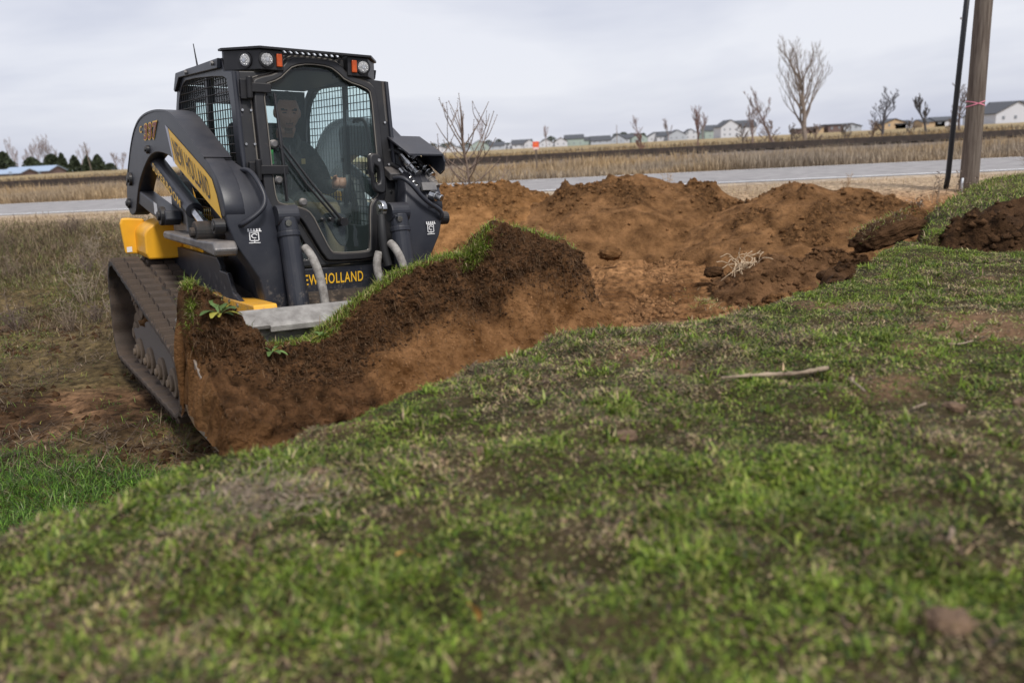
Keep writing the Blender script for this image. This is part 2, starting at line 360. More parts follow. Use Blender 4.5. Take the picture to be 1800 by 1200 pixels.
# ------------------------------------------------------------------ lawn bank
EDGE = [(-2.3, -1.6), (-1.75, .2), (-1.40, 1.1), (-1.13, 1.55), (-.96, 1.76), (-.76, 2.0), (-.47, 2.27), (-.22, 2.66), (0, 2.94), (.24, 3.2), (.655, 3.2), (1.1, 3.49), (1.49, 3.9), (1.83, 4.2), (2.1, 4.6), (2.48, 5.15), (2.66, 5.38), (2.80, 5.15), (2.78, 4.85), (3.1, 4.76), (3.6, 4.8), (4.5, 4.95), (7, 5.1), (7, -1.6)]
FAR = [(2.85, 5.5), (3.2, 6.0), (3.65, 6.9), (4.5, 8.1), (5.5, 9.5), (6.3, 10.4), (7.5, 11.2), (10, 11.2), (10, 6.4), (5.2, 6.7), (4.0, 6.35), (3.4, 5.85)]
def poly_sd(x, y, P):
    P = np.array(P); d = np.full(x.shape, 1e9); ins = np.zeros(x.shape, bool)
    for i in range(len(P)):
        a, b = P[i], P[(i + 1) % len(P)]; e = b - a; t = np.clip(((x - a[0]) * e[0] + (y - a[1]) * e[1]) / (e @ e), 0, 1)
        d = np.minimum(d, np.hypot(x - a[0] - t * e[0], y - a[1] - t * e[1]))
        c = (a[1] > y) != (b[1] > y); xi = a[0] + (y - a[1]) / (e[1] if e[1] else 1e-9) * e[0]; ins ^= c & (x < xi)
    return np.where(ins, d, -d)
def lawn_sd(x, y):
    w = .05 * fbm(x * 5, y * 5, seed=41)
    return np.maximum(poly_sd(x, y, EDGE), poly_sd(x, y, FAR)) + w
def lawn_z(x, y, sd=None):
    if sd is None: sd = lawn_sd(x, y)
    z = .695 + .035 * fbm(x * 1.1, y * 1.1, seed=43) + .026 * fbm(x * 7, y * 7, seed=44, o=3) + .05 * sstep(5.5, 9, y)
    z = z - .018 * (1 - sstep(-.02, .16, sd)) - np.clip(-sd, 0, None) * 3.2
    return z
lx = np.arange(-2.6, 10.2, .045); ly = np.arange(-1.7, 11.5, .045); LX, LY = np.meshgrid(lx, ly, indexing='ij'); SD = lawn_sd(LX, LY); LZ = lawn_z(LX, LY, SD)
F = grid_faces(*LX.shape); keep = (SD.ravel()[F] > -.24).any(1); F = F[keep]; used = np.unique(F); remap = -np.ones(LX.size, int); remap[used] = np.arange(len(used))
def bare(x, y): return .85 * sstep(1.0, 2.2, y + .3) * sstep(.24, .50, fbm(x * 1.9, y * 1.9, seed=51, o=4) + .35 * fbm(x * 7, y * 7, seed=52))
bl = bare(LX, LY); q = np.clip(.5 + fbm(LX * 9, LY * 9, seed=53), 0, 1)
base = (np.array((.030, .027, .012)) * (1 - q[..., None]) + np.array((.085, .062, .034)) * q[..., None])
soil = np.array((.21, .125, .075)) * (.7 + .5 * q[..., None]); LC = base * (1 - bl[..., None]) + soil * bl[..., None]
cut = sstep(.0, -.06, SD)[..., None]; LC = LC * (1 - cut) + np.array((.13, .075, .042)) * cut
mlawn = material('lawn_soil', (.65, .65, .62), .95, var=(1.3, 1.3, 1.25), scale=45, attr='col', bump=.8, bscale=60, bdist=.02, spec=.1)
lawn = np_mesh('lawn', np.c_[LX.ravel(), LY.ravel(), LZ.ravel()][used], remap[F], mlawn, smooth=True, attr={'col': LC.reshape(-1, 3)[used]})
tag(lawn, 'raised turf bank with a cut edge in the foreground', kind='structure')

def blades(name, P, Lh, Wd, el, bend, colr, mat, parent=None, az=None, simple=False):
    """grass blades as 3-triangle leaves"""
    n = len(P); az = rng.uniform(0, 2 * np.pi, n) if az is None else az; Lh = np.asarray(Lh)[:, None]; Wd = np.asarray(Wd)[:, None]
    h = np.c_[np.cos(az), np.sin(az), np.zeros(n)]; sidev = np.c_[-np.sin(az), np.cos(az), np.zeros(n)]; U = np.array([0, 0, 1.])
    e1 = np.asarray(el)[:, None]; e2 = e1 - np.asarray(bend)[:, None]
    d1 = h * np.cos(e1) + U * np.sin(e1); d2 = h * np.cos(e2) + U * np.sin(e2)
    m = P + d1 * Lh * .5; t = m + d2 * Lh * .5
    if simple:      # two-triangle leaf for the dense covers
        m = P + d1 * Lh * .45; V = np.stack([P, m + sidev * Wd * .55, m - sidev * Wd * .55, t], 1).reshape(-1, 3); b = np.arange(n)[:, None] * 4
        return np_mesh(name, V, np.concatenate([b + [[0, 1, 2]], b + [[1, 3, 2]]], 1).reshape(-1, 3), mat, parent, attr={'col': np.repeat(np.asarray(colr), 4, 0)})
    V = np.stack([P - sidev * Wd * .4, P + sidev * Wd * .4, m + sidev * Wd * .5, m - sidev * Wd * .5, t], 1).reshape(-1, 3)
    b = np.arange(n)[:, None] * 5; F = np.concatenate([b + [[0, 1, 2]], b + [[0, 2, 3]], b + [[3, 2, 4]]], 1).reshape(-1, 3)
    cv = np.repeat(np.asarray(colr), 5, 0)
    return np_mesh(name, V, F, mat, parent, attr={'col': cv})
mblade = blade_mat('grass_blade'); mdry = blade_mat('dry_stalk', .2, .8)
PAL = np.array([(.118, .180, .019), (.220, .295, .040), (.047, .082, .012), (.31, .32, .095), (.49, .38, .22), (.135, .092, .068), (.30, .22, .13)])
def pick(w):  # w (n, len(PAL)) weights -> colours
    c = (w / w.sum(1, keepdims=True)).cumsum(1); i = (rng.random(len(w))[:, None] > c).sum(1); i = np.minimum(i, len(PAL) - 1)
    return PAL[i] * rng.uniform(.7, 1.3, (len(w), 1)) * rng.uniform(.93, 1.07, (len(w), 3)), i
n = 1080000; y = .55 + 5.4 * rng.random(n) ** .75; x = rng.uniform(-1, 1, n) * (.72 * y + .35); sd = lawn_sd(x, y)
ok = (sd > -.04) & (rng.random(n) > .88 * bare(x, y) * rng.uniform(.7, 1, n)); x, y, sd = x[ok], y[ok], sd[ok]; n = len(x)
dry = np.clip(.50 + .9 * fbm(x * 1.6, y * 1.6, seed=61) + 1.2 * fbm(x * 7, y * 7, seed=62) + .22 * sstep(.2, -1.4, x - .3 * y + .4), .05, 1)
w = np.c_[1.2 * (1 - dry), 1.0 * (1 - dry), .65 * np.ones(n), .55 * np.ones(n), .75 * dry, 1.35 * dry, .85 * dry]; colr, ci = pick(w); colr = colr * (.72 + .55 * np.clip(.5 + 1.3 * fbm(x * 10, y * 10, seed=64), 0, 1))[:, None]
lush = np.clip(.45 + 1.5 * fbm(x * 3.2, y * 3.2, seed=63) + .9 * fbm(x * 13, y * 13, seed=65), .0, 1.5)
Lh = rng.uniform(.012, .030, n) * (.6 + .8 * lush); el = np.where(ci >= 4, rng.uniform(.0, .9, n), rng.uniform(.05, 1.15, n)); Wd = rng.uniform(.0018, .0050, n)
clover = rng.random(n) < .12; Lh[clover] *= .5; Wd[clover] *= 2.3
P = np.c_[x, y, lawn_z(x, y, sd) - .003]
# longer tufts with blades leaning outwards
nt_ = 700; ty = .7 + 5.0 * rng.random(nt_) ** .8; tx = rng.uniform(-1, 1, nt_) * (.72 * ty + .3); ok = lawn_sd(tx, ty) > -.03; tx, ty = tx[ok], ty[ok]; nt_ = len(tx); kb = 26
bx = np.repeat(tx, kb) + rng.normal(0, .014, nt_ * kb); by = np.repeat(ty, kb) + rng.normal(0, .014, nt_ * kb); c2, i2 = pick(np.tile([1.0, 1.5, .5, .6, .25, .0, .1], (nt_ * kb, 1)))
c2 = c2 * np.repeat(rng.uniform(.65, 1.25, nt_), kb)[:, None]; n2_ = nt_ * kb
P = np.concatenate([P, np.c_[bx, by, lawn_z(bx, by) - .003]]); Lh = np.r_[Lh, rng.uniform(.022, .055, n2_) * np.repeat(rng.uniform(.6, 1.2, nt_), kb)]; Wd = np.r_[Wd, rng.uniform(.003, .006, n2_)]; el = np.r_[el, rng.uniform(.35, 1.45, n2_)]; colr = np.concatenate([colr, c2]); n = len(P)
g = blades('lawn_grass', P, Lh, Wd * 1.12, el, rng.uniform(.1, 1.1, n), colr, mblade, simple=True); tag(g, 'short patchy green and straw-coloured grass covering the raised bank', 'grass', kind='stuff')
# thinner cover of coarser blades towards the sides of the bank
n = 150000; y = -.2 + 5.4 * rng.random(n); x = np.where(rng.random(n) < .75, 1, -1) * (.70 * np.abs(y) + .3 + 2.3 * rng.random(n) ** 1.3); sd = lawn_sd(x, y); ok = (sd > -.04) & (rng.random(n) > .8 * bare(x, y)); x, y, sd = x[ok], y[ok], sd[ok]; n = len(x); n = min(n, 60000); x, y, sd = x[:n], y[:n], sd[:n]
dry = np.clip(.5 + .9 * fbm(x * 1.6, y * 1.6, seed=61) + 1.0 * fbm(x * 7, y * 7, seed=62), .05, 1); colr, ci = pick(np.c_[1.2 * (1 - dry), 1.0 * (1 - dry), .65 * np.ones(n), .55 * np.ones(n), .7 * dry, 1.2 * dry, .8 * dry])
g = blades('lawn_grass', np.c_[x, y, lawn_z(x, y, sd) - .003], rng.uniform(.02, .05, n), rng.uniform(.005, .011, n), rng.uniform(.05, 1.15, n), rng.uniform(.1, 1.1, n), colr, mblade, simple=True); tag(g, 'short patchy grass towards the outer sides of the raised bank', 'grass', kind='stuff')
# far lawn by the pole: longer bright grass
n = 60000; x = rng.uniform(2.5, 10, n); y = rng.uniform(5.2, 11.3, n); sd = poly_sd(x, y, FAR); ok = sd > -.05; x, y = x[ok], y[ok]; n = len(x)
w = np.tile([1.2, 1.0, .7, .7, .35, .15, .2], (n, 1)); colr, ci = pick(w)
g = blades('verge_grass', np.c_[x, y, lawn_z(x, y) - .003], rng.uniform(.03, .085, n), rng.uniform(.004, .008, n), rng.uniform(.3, 1.35, n), rng.uniform(.2, 1.0, n), colr, mblade, simple=True)
tag(g, 'longer bright green grass on the slope below the utility pole', 'grass', kind='stuff')
# low grass at the left, beside the loader
n = 90000; x = rng.uniform(-4.2, -.9, n); y = rng.uniform(2.0, 5.2, n); gd = sstep(.25, -.15, (y - 3.95) - .25 * fbm(x * 2, y * 2, seed=71) * 2 + .12 * (x + 2)); gd = np.maximum(gd, .16 * sstep(.1, .5, fbm(x * 1.5, y * 1.5, seed=72)))
ok = (rng.random(n) < gd) & (lawn_sd(x, y) < -.12); x, y = x[ok], y[ok]; n = len(x)
w = np.tile([1.4, .8, 1.2, .2, .1, .08, .08], (n, 1)); colr, ci = pick(w)
g = blades('low_grass', np.c_[x, y, ground_z(x, y) - .004], rng.uniform(.04, .11, n), rng.uniform(.0025, .005, n), rng.uniform(.3, 1.35, n), rng.uniform(.2, 1.2, n), colr * np.array((.72, 1.0, .9)), mblade, simple=True)
tag(g, 'deep green grass in the hollow beside the loader', 'grass', kind='stuff')
# trampled weeds and dead stalks left of the loader
n = 120000; y = 3.9 + 10.3 * rng.random(n) ** .7; x = rng.uniform(-.70, -.26, n) * y - .3; s_ = y + .15 * x; pn = fbm(x * .9, y * .9, seed=75)
den = np.clip(.05 + .9 * sstep(6.4, 9.0, s_ + 2.2 * pn) - .9 * sstep(12.2, 13.3, s_), 0, 1); ok = (rng.random(n) < den) & ~((x > -3.4) & (y < 8.2) & (x > -5.6 + .62 * (8.2 - y))); x, y = x[ok], y[ok]; n = len(x); pn = fbm(x * .9, y * .9, seed=75)
DP = np.array([(.19, .135, .090), (.31, .235, .155), (.11, .076, .055), (.22, .175, .085), (.16, .18, .055)]); wi = np.clip((rng.random(n) * 5.4 - .4 + 1.2 * fbm(x * .6, y * .6, seed=76)).astype(int), 0, 4)
tall = sstep(7.0, 10, y + .15 * x)
g = blades('dead_weeds', np.c_[x, y, ground_z(x, y) - .005], rng.uniform(.04, .13, n) * (1 + 2.2 * tall * rng.random(n) ** 2 * sstep(-.4, .4, pn)), rng.uniform(.003, .007, n), rng.uniform(-.1, 1.3, n), rng.uniform(-.3, .7, n), DP[wi] * rng.uniform(.45, 1.2, (n, 1)) * (.75 + .5 * np.clip(.5 + 1.4 * fbm(x * 3, y * 3, seed=93), 0, 1))[:, None], mdry, simple=True)
tag(g, 'brown dead weeds and stalks on the ground towards the road', 'weeds', kind='stuff')
# fallen twigs, yellow-green moss and leaves on the churned ground
n = 15000; y = rng.uniform(3.7, 9.0, n); x = rng.uniform(-.72, -.24, n) * y - .2; ok = ~((x > -3.3) & (y > 4.6) & (y < 8.2) & (x > -5.6 + .62 * (8.2 - y))); x, y = x[ok], y[ok]; n = len(x)
g = blades('fallen_stalks', np.c_[x, y, ground_z(x, y) + .012], rng.uniform(.05, .24, n) * rng.random(n), rng.uniform(.002, .0055, n), rng.uniform(-.12, .6, n), rng.uniform(-.3, .4, n), np.where((rng.random(n) < .18)[:, None], np.array((.28, .21, .14)), np.array((.10, .070, .048))) * rng.uniform(.6, 1.3, (n, 1)), mdry); tag(g, 'broken brown stalks lying on the churned soil left of the loader', 'stalks', kind='stuff')
n = 60000; y = rng.uniform(4.0, 10.5, n); x = rng.uniform(-.72, -.26, n) * y - .2; ok = rng.random(n) < .04 + .9 * sstep(.08, .40, fbm(x * .9, y * .9, seed=91) + .3 * fbm(x * 4, y * 4, seed=92)); x, y = x[ok], y[ok]; n = len(x)
g = blades('mossy_grass', np.c_[x, y, ground_z(x, y) - .003], rng.uniform(.02, .07, n), rng.uniform(.003, .006, n), rng.uniform(.1, 1.2, n), rng.uniform(.1, 1, n), np.where((rng.random(n) < .5)[:, None], np.array((.27, .26, .06)), np.array((.13, .19, .04))) * rng.uniform(.6, 1.3, (n, 1)), mblade); tag(g, 'thin yellow-green grass in patches on the churned soil', 'grass', kind='stuff')
# straw on the shoulder of the road
n = 26000; x = rng.uniform(-11, 10, n); s_ = rng.uniform(10.9, 14.3, n); y = s_ - .15 * x; ok = (rng.random(n) < .25 + .6 * sstep(.0, .4, fbm(x * .8, y * .8, seed=77))) & (lawn_sd(x, y) < .0); x, y = x[ok], y[ok]; n = len(x)
g = blades('verge_straw', np.c_[x, y, np.maximum(ground_z(x, y), np.where(y + .15 * x > 13.9, .45 + (y + .15 * x - 13.9) * .236, 0)) - .004], rng.uniform(.04, .16, n), rng.uniform(.004, .008, n), rng.uniform(.0, 1.2, n), rng.uniform(0, .8, n), np.array((.48, .37, .23)) * rng.uniform(.55, 1.1, (n, 1)), mdry)
tag(g, 'pale straw along the sandy shoulder of the road', 'straw', kind='stuff')
# tall dry grass beyond the road
n = 112000; x = rng.uniform(-26, 29, n); s_ = 20.9 + 10.8 * rng.random(n) ** 1.4; y = s_ - .15 * x; ok = rng.random(n) < .55 + .45 * sstep(-.4, .2, fbm(x * .35, y * .35, seed=78)); x, y = x[ok], y[ok]; n = len(x)
hh = (.30 + .26 * np.clip(.5 + fbm(x * .3, y * .6, seed=79) * 1.3, 0, 1.3)) * rng.uniform(.6, 1.15, n) * (.75 + .25 * sstep(20.9, 22.5, y + .15 * x))
kk = np.clip(.5 + fbm(x * .22, y * .5, seed=80) * 1.4, 0, 1)[:, None]; cc = (np.array((.46, .33, .185)) * kk + np.array((.34, .28, .215)) * (1 - kk)) * rng.uniform(.6, 1.25, (n, 1))
g = blades('tall_dry_grass', np.c_[x, y, ground_z(x, y, False) - .02], hh, rng.uniform(.012, .030, n), rng.uniform(1.1, 1.55, n), rng.uniform(-.1, .45, n), cc, mdry, simple=True); tag(g, 'tall tan dry grass along the far side of the road', 'dry grass', kind='stuff')
# scrub strips in the far field
n = 45000; x = rng.uniform(-75, 95, n); y = 41 + 55 * rng.random(n) ** 1.3; ok = rng.random(n) < sstep(-.25, .35, fbm(x * .06, y * .12, seed=81)); x, y = x[ok], y[ok]; n = len(x)
cc = np.where((fbm(x * .05, y * .1, seed=82) > .05)[:, None], np.array((.33, .235, .125)), np.array((.20, .155, .105))) * rng.uniform(.65, 1.2, (n, 1))
g = blades('field_scrub', np.c_[x, y, ground_z(x, y, False) - .02], rng.uniform(.25, .7, n), rng.uniform(.04, .10, n), rng.uniform(.9, 1.5, n), rng.uniform(0, .5, n), cc, mdry, simple=True); tag(g, 'rust and tan scrub in the far field', 'scrub', kind='stuff')

# ------------------------------------------------------------------ soil heaps
def heap_mat(name, a, b): return material(name, a, .95, var=b, scale=6, bump=1.0, bscale=20, bdist=.06, spec=.1, detail=10, ramp=(.32, .66), mixattr=('clod', tuple(c * .5 for c in a), tuple(c * .75 for c in b), 14))
mheap = heap_mat('heap_soil', (.085, .041, .016), (.29, .150, .064)); mheap2 = heap_mat('heap_soil_orange', (.14, .064, .021), (.40, .205, .082)); mdark = heap_mat('dark_topsoil', (.034, .018, .009), (.125, .066, .032))
HV = {}; mheap3 = heap_mat('heap_soil_damp', (.070, .035, .015), (.23, .122, .058))
def heap(name, pts, wid, base, mat, label, seed, x0, x1, y0, y1, step=.027, rough=.05, group=None, cat='soil heap'):
    """ridge of soil: pts = crest (x, y, z)"""
    xs = np.arange(x0, x1, step); ys = np.arange(y0, y1, step); X_, Y_ = np.meshgrid(xs, ys, indexing='ij'); wx = X_ + .12 * fbm(X_ * 2, Y_ * 2, seed=seed + 50); wy = Y_ + .12 * fbm(X_ * 2, Y_ * 2, seed=seed + 60)
    p = np.array(pts); H = np.full(X_.shape, -9.)
    cy = np.interp(wx, p[:, 0], p[:, 1]); cz = np.interp(wx, p[:, 0], p[:, 2]); d = np.abs(wy - cy) / wid
    endd = np.maximum(np.maximum(p[0, 0] - wx, wx - p[-1, 0]), 0) / (wid * .75); d = np.hypot(d, endd)
    H = base + (cz - base) * (1 - np.clip(d, 0, 1.3) ** 1.25)
    cl = sstep(.0, .35, fbm(X_ * 1.9, Y_ * 1.9, seed=seed + 7) + .45 * (1 - np.clip(d, 0, 1)) ** 2 - .06); H = H + rough * fbm(X_ * 2.6, Y_ * 2.6, seed=seed, o=3) * 1.2 + rough * (.8 + 1.6 * cl) * (np.abs(fbm(X_ * 5, Y_ * 5, seed=seed + 9, o=5)) - .1) + rough * (.35 + .8 * cl) * fbm(X_ * 15, Y_ * 15, seed=seed + 3, o=3)
    H = np.where(d > 1, H - (d - 1) * 1.5, H)
    F = grid_faces(*X_.shape); kp = (d.ravel()[F] < 1.22).any(1); F = F[kp]; us = np.unique(F); rm = -np.ones(X_.size, int); rm[us] = np.arange(len(us))
    o = np_mesh(name, np.c_[X_.ravel(), Y_.ravel(), H.ravel()][us], rm[F], mat, smooth=True, attr={'clod': cl.ravel()[us]}); tag(o, label, cat, group); o['_v'] = 0; HV[o.name] = (np.c_[X_.ravel(), Y_.ravel(), H.ravel()][us], cl.ravel()[us]); del o['_v']; return o
heap('soil_heap', [(-1.6, 11, .85), (-.89, 11.0, 1.01), (-.43, 11, .97), (.15, 11, .96), (.5, 11, .78), (.9, 11, .6)], 1.5, .16, mheap2, 'low orange-brown soil heap in front of the bare sapling', 101, -3.4, 2.3, 9, 13)
heap('soil_heap', [(.5, 10.6, .70), (.84, 10.5, .92), (1.36, 10.5, .99), (1.8, 10.5, 1.03), (2.17, 10.5, .90), (2.76, 10.5, .80), (3.1, 10.4, .62)], 1.6, .14, mheap, 'highest brown soil heap with a peaked crest before the road', 111, -.9, 4.6, 8.4, 12.6, rough=.06)
heap('soil_heap', [(2.9, 9.5, .66), (3.24, 9.5, .82), (3.45, 9.5, .85), (3.91, 9.5, .78), (4.45, 9.5, .68), (4.75, 9.5, .50)], 1.5, .18, mheap, 'broad brown soil heap nearest the utility pole', 121, 1.6, 6.1, 7.6, 11.3, rough=.055)
heap('soil_heap', [(2.15, 7.1, .26), (2.40, 7.15, .36), (2.6, 7.2, .30), (2.9, 7.25, .36), (3.2, 7.2, .30)], .50, .04, mheap3, 'small crumbly soil heap beside the pale roots', 131, 1.4, 3.9, 6.1, 7.9, rough=.07, step=.022)
heap('soil_heap', [(2.15, 6.35, .15), (2.4, 6.4, .20), (2.6, 6.45, .15)], .36, .0, mheap, 'little brown hump of soil below the dark heap', 141, 1.6, 3.2, 5.8, 7.1, rough=.05, step=.022)
heap('soil_heap', [(3.0, 5.5, .52), (3.35, 5.75, .74), (3.7, 5.9, .88), (4.1, 6.0, .95), (4.8, 6.0, .95)], .95, .35, mdark, 'dark torn topsoil heap on the edge of the lawn', 151, 2.3, 6, 4.6, 7.2, rough=.07, step=.022)
# ------------------------------------------------------------------ the loader (local axes: x forward, y to the operator's left, z up)
loader = empty('compact_track_loader')
LM = Matrix(((.5655, .8228, .0575, -1.574), (-.8246, .5655, .0165, 5.544), (-.0190, -.0567, .9982, -.004), (0, 0, 0, 1)))
loader.matrix_world = LM
tag(loader, 'charcoal and yellow compact track loader carrying a bucket of soil', 'track loader')
LP = loader

# --- tracks
def hull_path(circs, step=.02):
    """closed outer belt path round circles (x, z, r), counter-clockwise, convex"""
    pts = []
    for (cx, cz, r) in circs:
        for k in range(180): a = k / 180 * 2 * math.pi; pts.append((cx + r * math.cos(a), cz + r * math.sin(a)))
    P = sorted(set(pts)); 
    def half(Q):
        h = []
        for p in Q:
            while len(h) > 1 and (h[-1][0] - h[-2][0]) * (p[1] - h[-2][1]) - (h[-1][1] - h[-2][1]) * (p[0] - h[-2][0]) <= 0: h.pop()
            h.append(p)
        return h[:-1]
    H = np.array(half(P) + half(P[::-1])); d = np.hypot(*(np.roll(H, -1, 0) - H).T); c = np.r_[0, d.cumsum()]; n = int(c[-1] / step); t = np.linspace(0, c[-1], n, endpoint=False)
    HX = np.r_[H[:, 0], H[0, 0]]; HZ = np.r_[H[:, 1], H[0, 1]]; return np.c_[np.interp(t, c, HX), np.interp(t, c, HZ)]
CIRC = [(-.82, .495, .235), (-.865, .195, .185), (.80, .215, .205)]
path = hull_path(CIRC); npth = len(path)
tg = np.roll(path, -1, 0) - np.roll(path, 1, 0); tg /= np.hypot(*tg.T)[:, None]; nrm = np.c_[tg[:, 1], -tg[:, 0]]
def make_track(sgn):
    y0, y1 = (-.998, -.60) if sgn < 0 else (.60, .998); prof = [(0, y0), (0, y1), (-.03, y1), (-.03, y0)]; V = []; F = []
    wob = .004 * np.sin(np.arange(npth) * .9)
    for i in range(npth):
        for (o, yy) in prof: p = path[i] + nrm[i] * (o + (wob[i] if o < 0 else 0)); V.append((p[0], yy, p[1]))
    for i in range(npth):
        j = (i + 1) % npth
        for k in range(4): F.append((i * 4 + k, j * 4 + k, j * 4 + (k + 1) % 4, i * 4 + (k + 1) % 4))
    tr = mesh_obj('track', V, F, rubber, LP); bev(tr, .006)
    # tread lugs: two staggered bars with an open slot in the outer one
    mb = MB(); w = (y1 - y0); 
    def bar(a, b, off, ln=.062): 
        ym = (y0 + y1) / 2; mb.add([(ym - w / 2 + a * w - ym, off - ln / 2, 0), (ym - w / 2 + b * w - ym, off - ln / 2, 0), (-w / 2 + b * w, off + ln / 2, 0), (-w / 2 + a * w, off + ln / 2, 0),
                  (-w / 2 + a * w + .006, off - ln / 2 + .014, .030), (-w / 2 + b * w - .006, off - ln / 2 + .014, .030), (-w / 2 + b * w - .006, off + ln / 2 - .014, .030), (-w / 2 + a * w + .006, off + ln / 2 - .014, .030)],
                 [(4, 5, 6, 7), (0, 1, 5, 4), (1, 2, 6, 5), (2, 3, 7, 6), (3, 0, 4, 7)])
    bar(0.0, .20, .020, .036); bar(0.0, .20, -.026, .034); bar(.20, .47, 0, .088); bar(.53, .80, .03, .088); bar(.80, 1.0, .05, .034); bar(.80, 1.0, .004, .034)
    lug = None; nl = 38
    for i in range(nl):
        j = int(i / nl * npth)
        if lug is None: lug = mb.build('tread_lug', rubber, tr); o = lug
        else: o = dupe(lug, tr)
        n, t, p = nrm[j], tg[j], path[j] + nrm[j] * -.001
        m = Matrix(((0, t[0], n[0], p[0]), (1, 0, 0, (y0 + y1) / 2), (0, t[1], n[1], p[1]), (0, 0, 0, 1)))
        o.matrix_local = m
    yi, yo = (y0 + .12, y1 - .12)
    cy = (y0 + y1) / 2
    def wheel(name, x, z, r, a, b, spokes=0):
        m = MB(); m.cyl((x, a, z), (x, b, z), r, 32); m.cyl((x, a - .02, z), (x, b + .02, z), r * .55, 24); m.cyl((x, a - .035, z), (x, b + .035, z), r * .28, 12)
        for k in range(spokes): an = 2 * math.pi * k / spokes; m.cyl((x + r * .42 * math.cos(an), a - .03, z + r * .42 * math.sin(an)), (x + r * .42 * math.cos(an), b + .03, z + r * .42 * math.sin(an)), .014, 6)
        return m.build(name, black, tr, bevel=.008)
    wheel('drive_sprocket', -.82, .495, .195, yi + .03, yo - .03, 8)
    wheel('rear_idler', -.865, .195, .148, yi + .02, yo - .02); wheel('front_idler', .80, .215, .168, yi + .02, yo - .02)
    for x in (-.52, -.18, .16, .48): wheel('road_roller', x, .128, .092, yi - .045, yo + .045)
    # roller frame with scalloped skirt
    top = [(-.76, .25), (-.62, .27), (-.10, .43), (.06, .445), (.42, .345), (.60, .30), (.66, .20)]; bot = []
    for x in (.48, .16, -.18, -.52):
        bot += [(x + .115, .125), (x + .085, .165), (x + .04, .205), (x - .04, .205), (x - .085, .165), (x - .115, .125)]
    for (a, b) in ((y0 + .095, y0 + .125), (y1 - .125, y1 - .095)):
        MB().prism(top + bot + [(-.70, .15)], 'y', a, b).build('roller_frame', greysteel if False else paint, tr, bevel=.005)
    MB().prism([(-.70, .22), (-.10, .40), (.05, .41), (.58, .27), (.60, .22)], 'y', y0 + .11, y1 - .11).build('frame_beam', black, tr, bevel=.01)
    so_ = MB(); rr = random.Random(3)
    for i in range(26):
        x = rr.uniform(-.70, -.15); so_.tube([(x, y0 + .11 + rr.uniform(0, .1), .245 + (x + .7) * .3), (x + .02, y0 + .12 + rr.uniform(0, .1), .29 + (x + .7) * .3)], [rr.uniform(.03, .055), .012], 7)
    so_.build('mud', MATS['heap_soil'], tr, smooth=True)
    return tr
make_track(-1); make_track(1)

# --- chassis and rear body
MB().prism([(-1.12, .30), (.70, .30), (.95, .45), (.95, .60), (.80, .66), (-1.12, .80)], 'y', -.56, .56).build('chassis', black, LP, bevel=.012)
for sg in (-1, 1):
    a, b = sorted((sg * .565, sg * .60))
    MB().prism([(-.85, .83), (.44, .86), (.50, .82), (.52, .70), (.66, .655), (.55, .62), (.30, .60), (.04, .59), (-.3, .66), (-.85, .70)], 'y', a, b).build('side_panel', paint, LP, bevel=.006)
    a, b = sorted((sg * .60, sg * .625))
    MB().prism([(.56, .80), (.74, .80), (.82, .70), (1.0, .66), (1.0, .60), (.70, .60), (.56, .66)], 'y', a, b).build('side_panel', paint, LP, bevel=.006)
    for x in (.62, .76, .92): MB().cyl((x, sg * .62, .64), (x, sg * .635, .64), .013, 6).build('bolt', greysteel, LP)
    a, b = sorted((sg * .50, sg * .63))
    MB().prism([(.10, .60), (.40, .645), (.75, .655), (1.20, .68), (1.23, .61), (.90, .50), (.10, .46)], 'y', a, b).build('chassis_skirt', yellow, LP, bevel=.008)
rb = MB(); prof = [(-1.22, .62), (-1.24, .95), (-1.18, 1.04), (-.95, 1.09), (-.35, 1.10), (-.30, .62)]
rb.prism(prof, 'y', -.56, .56).build('rear_body', yellow, LP, bevel=.03)
for sg in (-1, 1):
    m = MB(); n = 14; V = []
    for i in range(n + 1):       # barrel-shaped rear side box
        a = i / n * math.pi / 2; V.append((.56 + .25 * math.sin(a), 1.04 - .12 * (1 - math.cos(a))))
    pl = [(sg * p[0], p[1]) for p in V] + [(sg * .81, .80), (sg * .79, .76), (sg * .56, .76)]
    m.prism(pl, 'x', -.90, -.56); m.build('rear_side_box', yellow, LP, bevel=.012)
    fl = MB(); pl = [(sg * .74, 1.02), (sg * .84, 1.03), (sg * .89, 1.03), (sg * .905, .99), (sg * .885, .775), (sg * .76, .765), (sg * .745, .90)]
    f_ = fl.prism(pl, 'x', -.915, -.885).build('rear_flange', yellow, LP, bevel=.012)
    if sg < 0: sticker([(-.883, -.875, .785), (-.883, -.84, .787), (-.883, -.84, .825), (-.883, -.875, .823)], white, f_)
# tow and step bar along the side
for sg in (-1, 1):
    MB().prism([(-.20, .955), (-.17, .985), (.70, .995), (1.0, 1.01), (1.04, .97), (1.02, .93), (.70, .945), (-.17, .935)], 'y', *sorted((sg * .64, sg * .765))).build('step_bar', greysteel, LP, bevel=.012) if sg < 0 else MB().prism([(-.20, .955), (-.17, .985), (.45, .99), (.45, .945), (-.17, .935)], 'y', .64, .765).build('step_bar', greysteel, LP, bevel=.012)

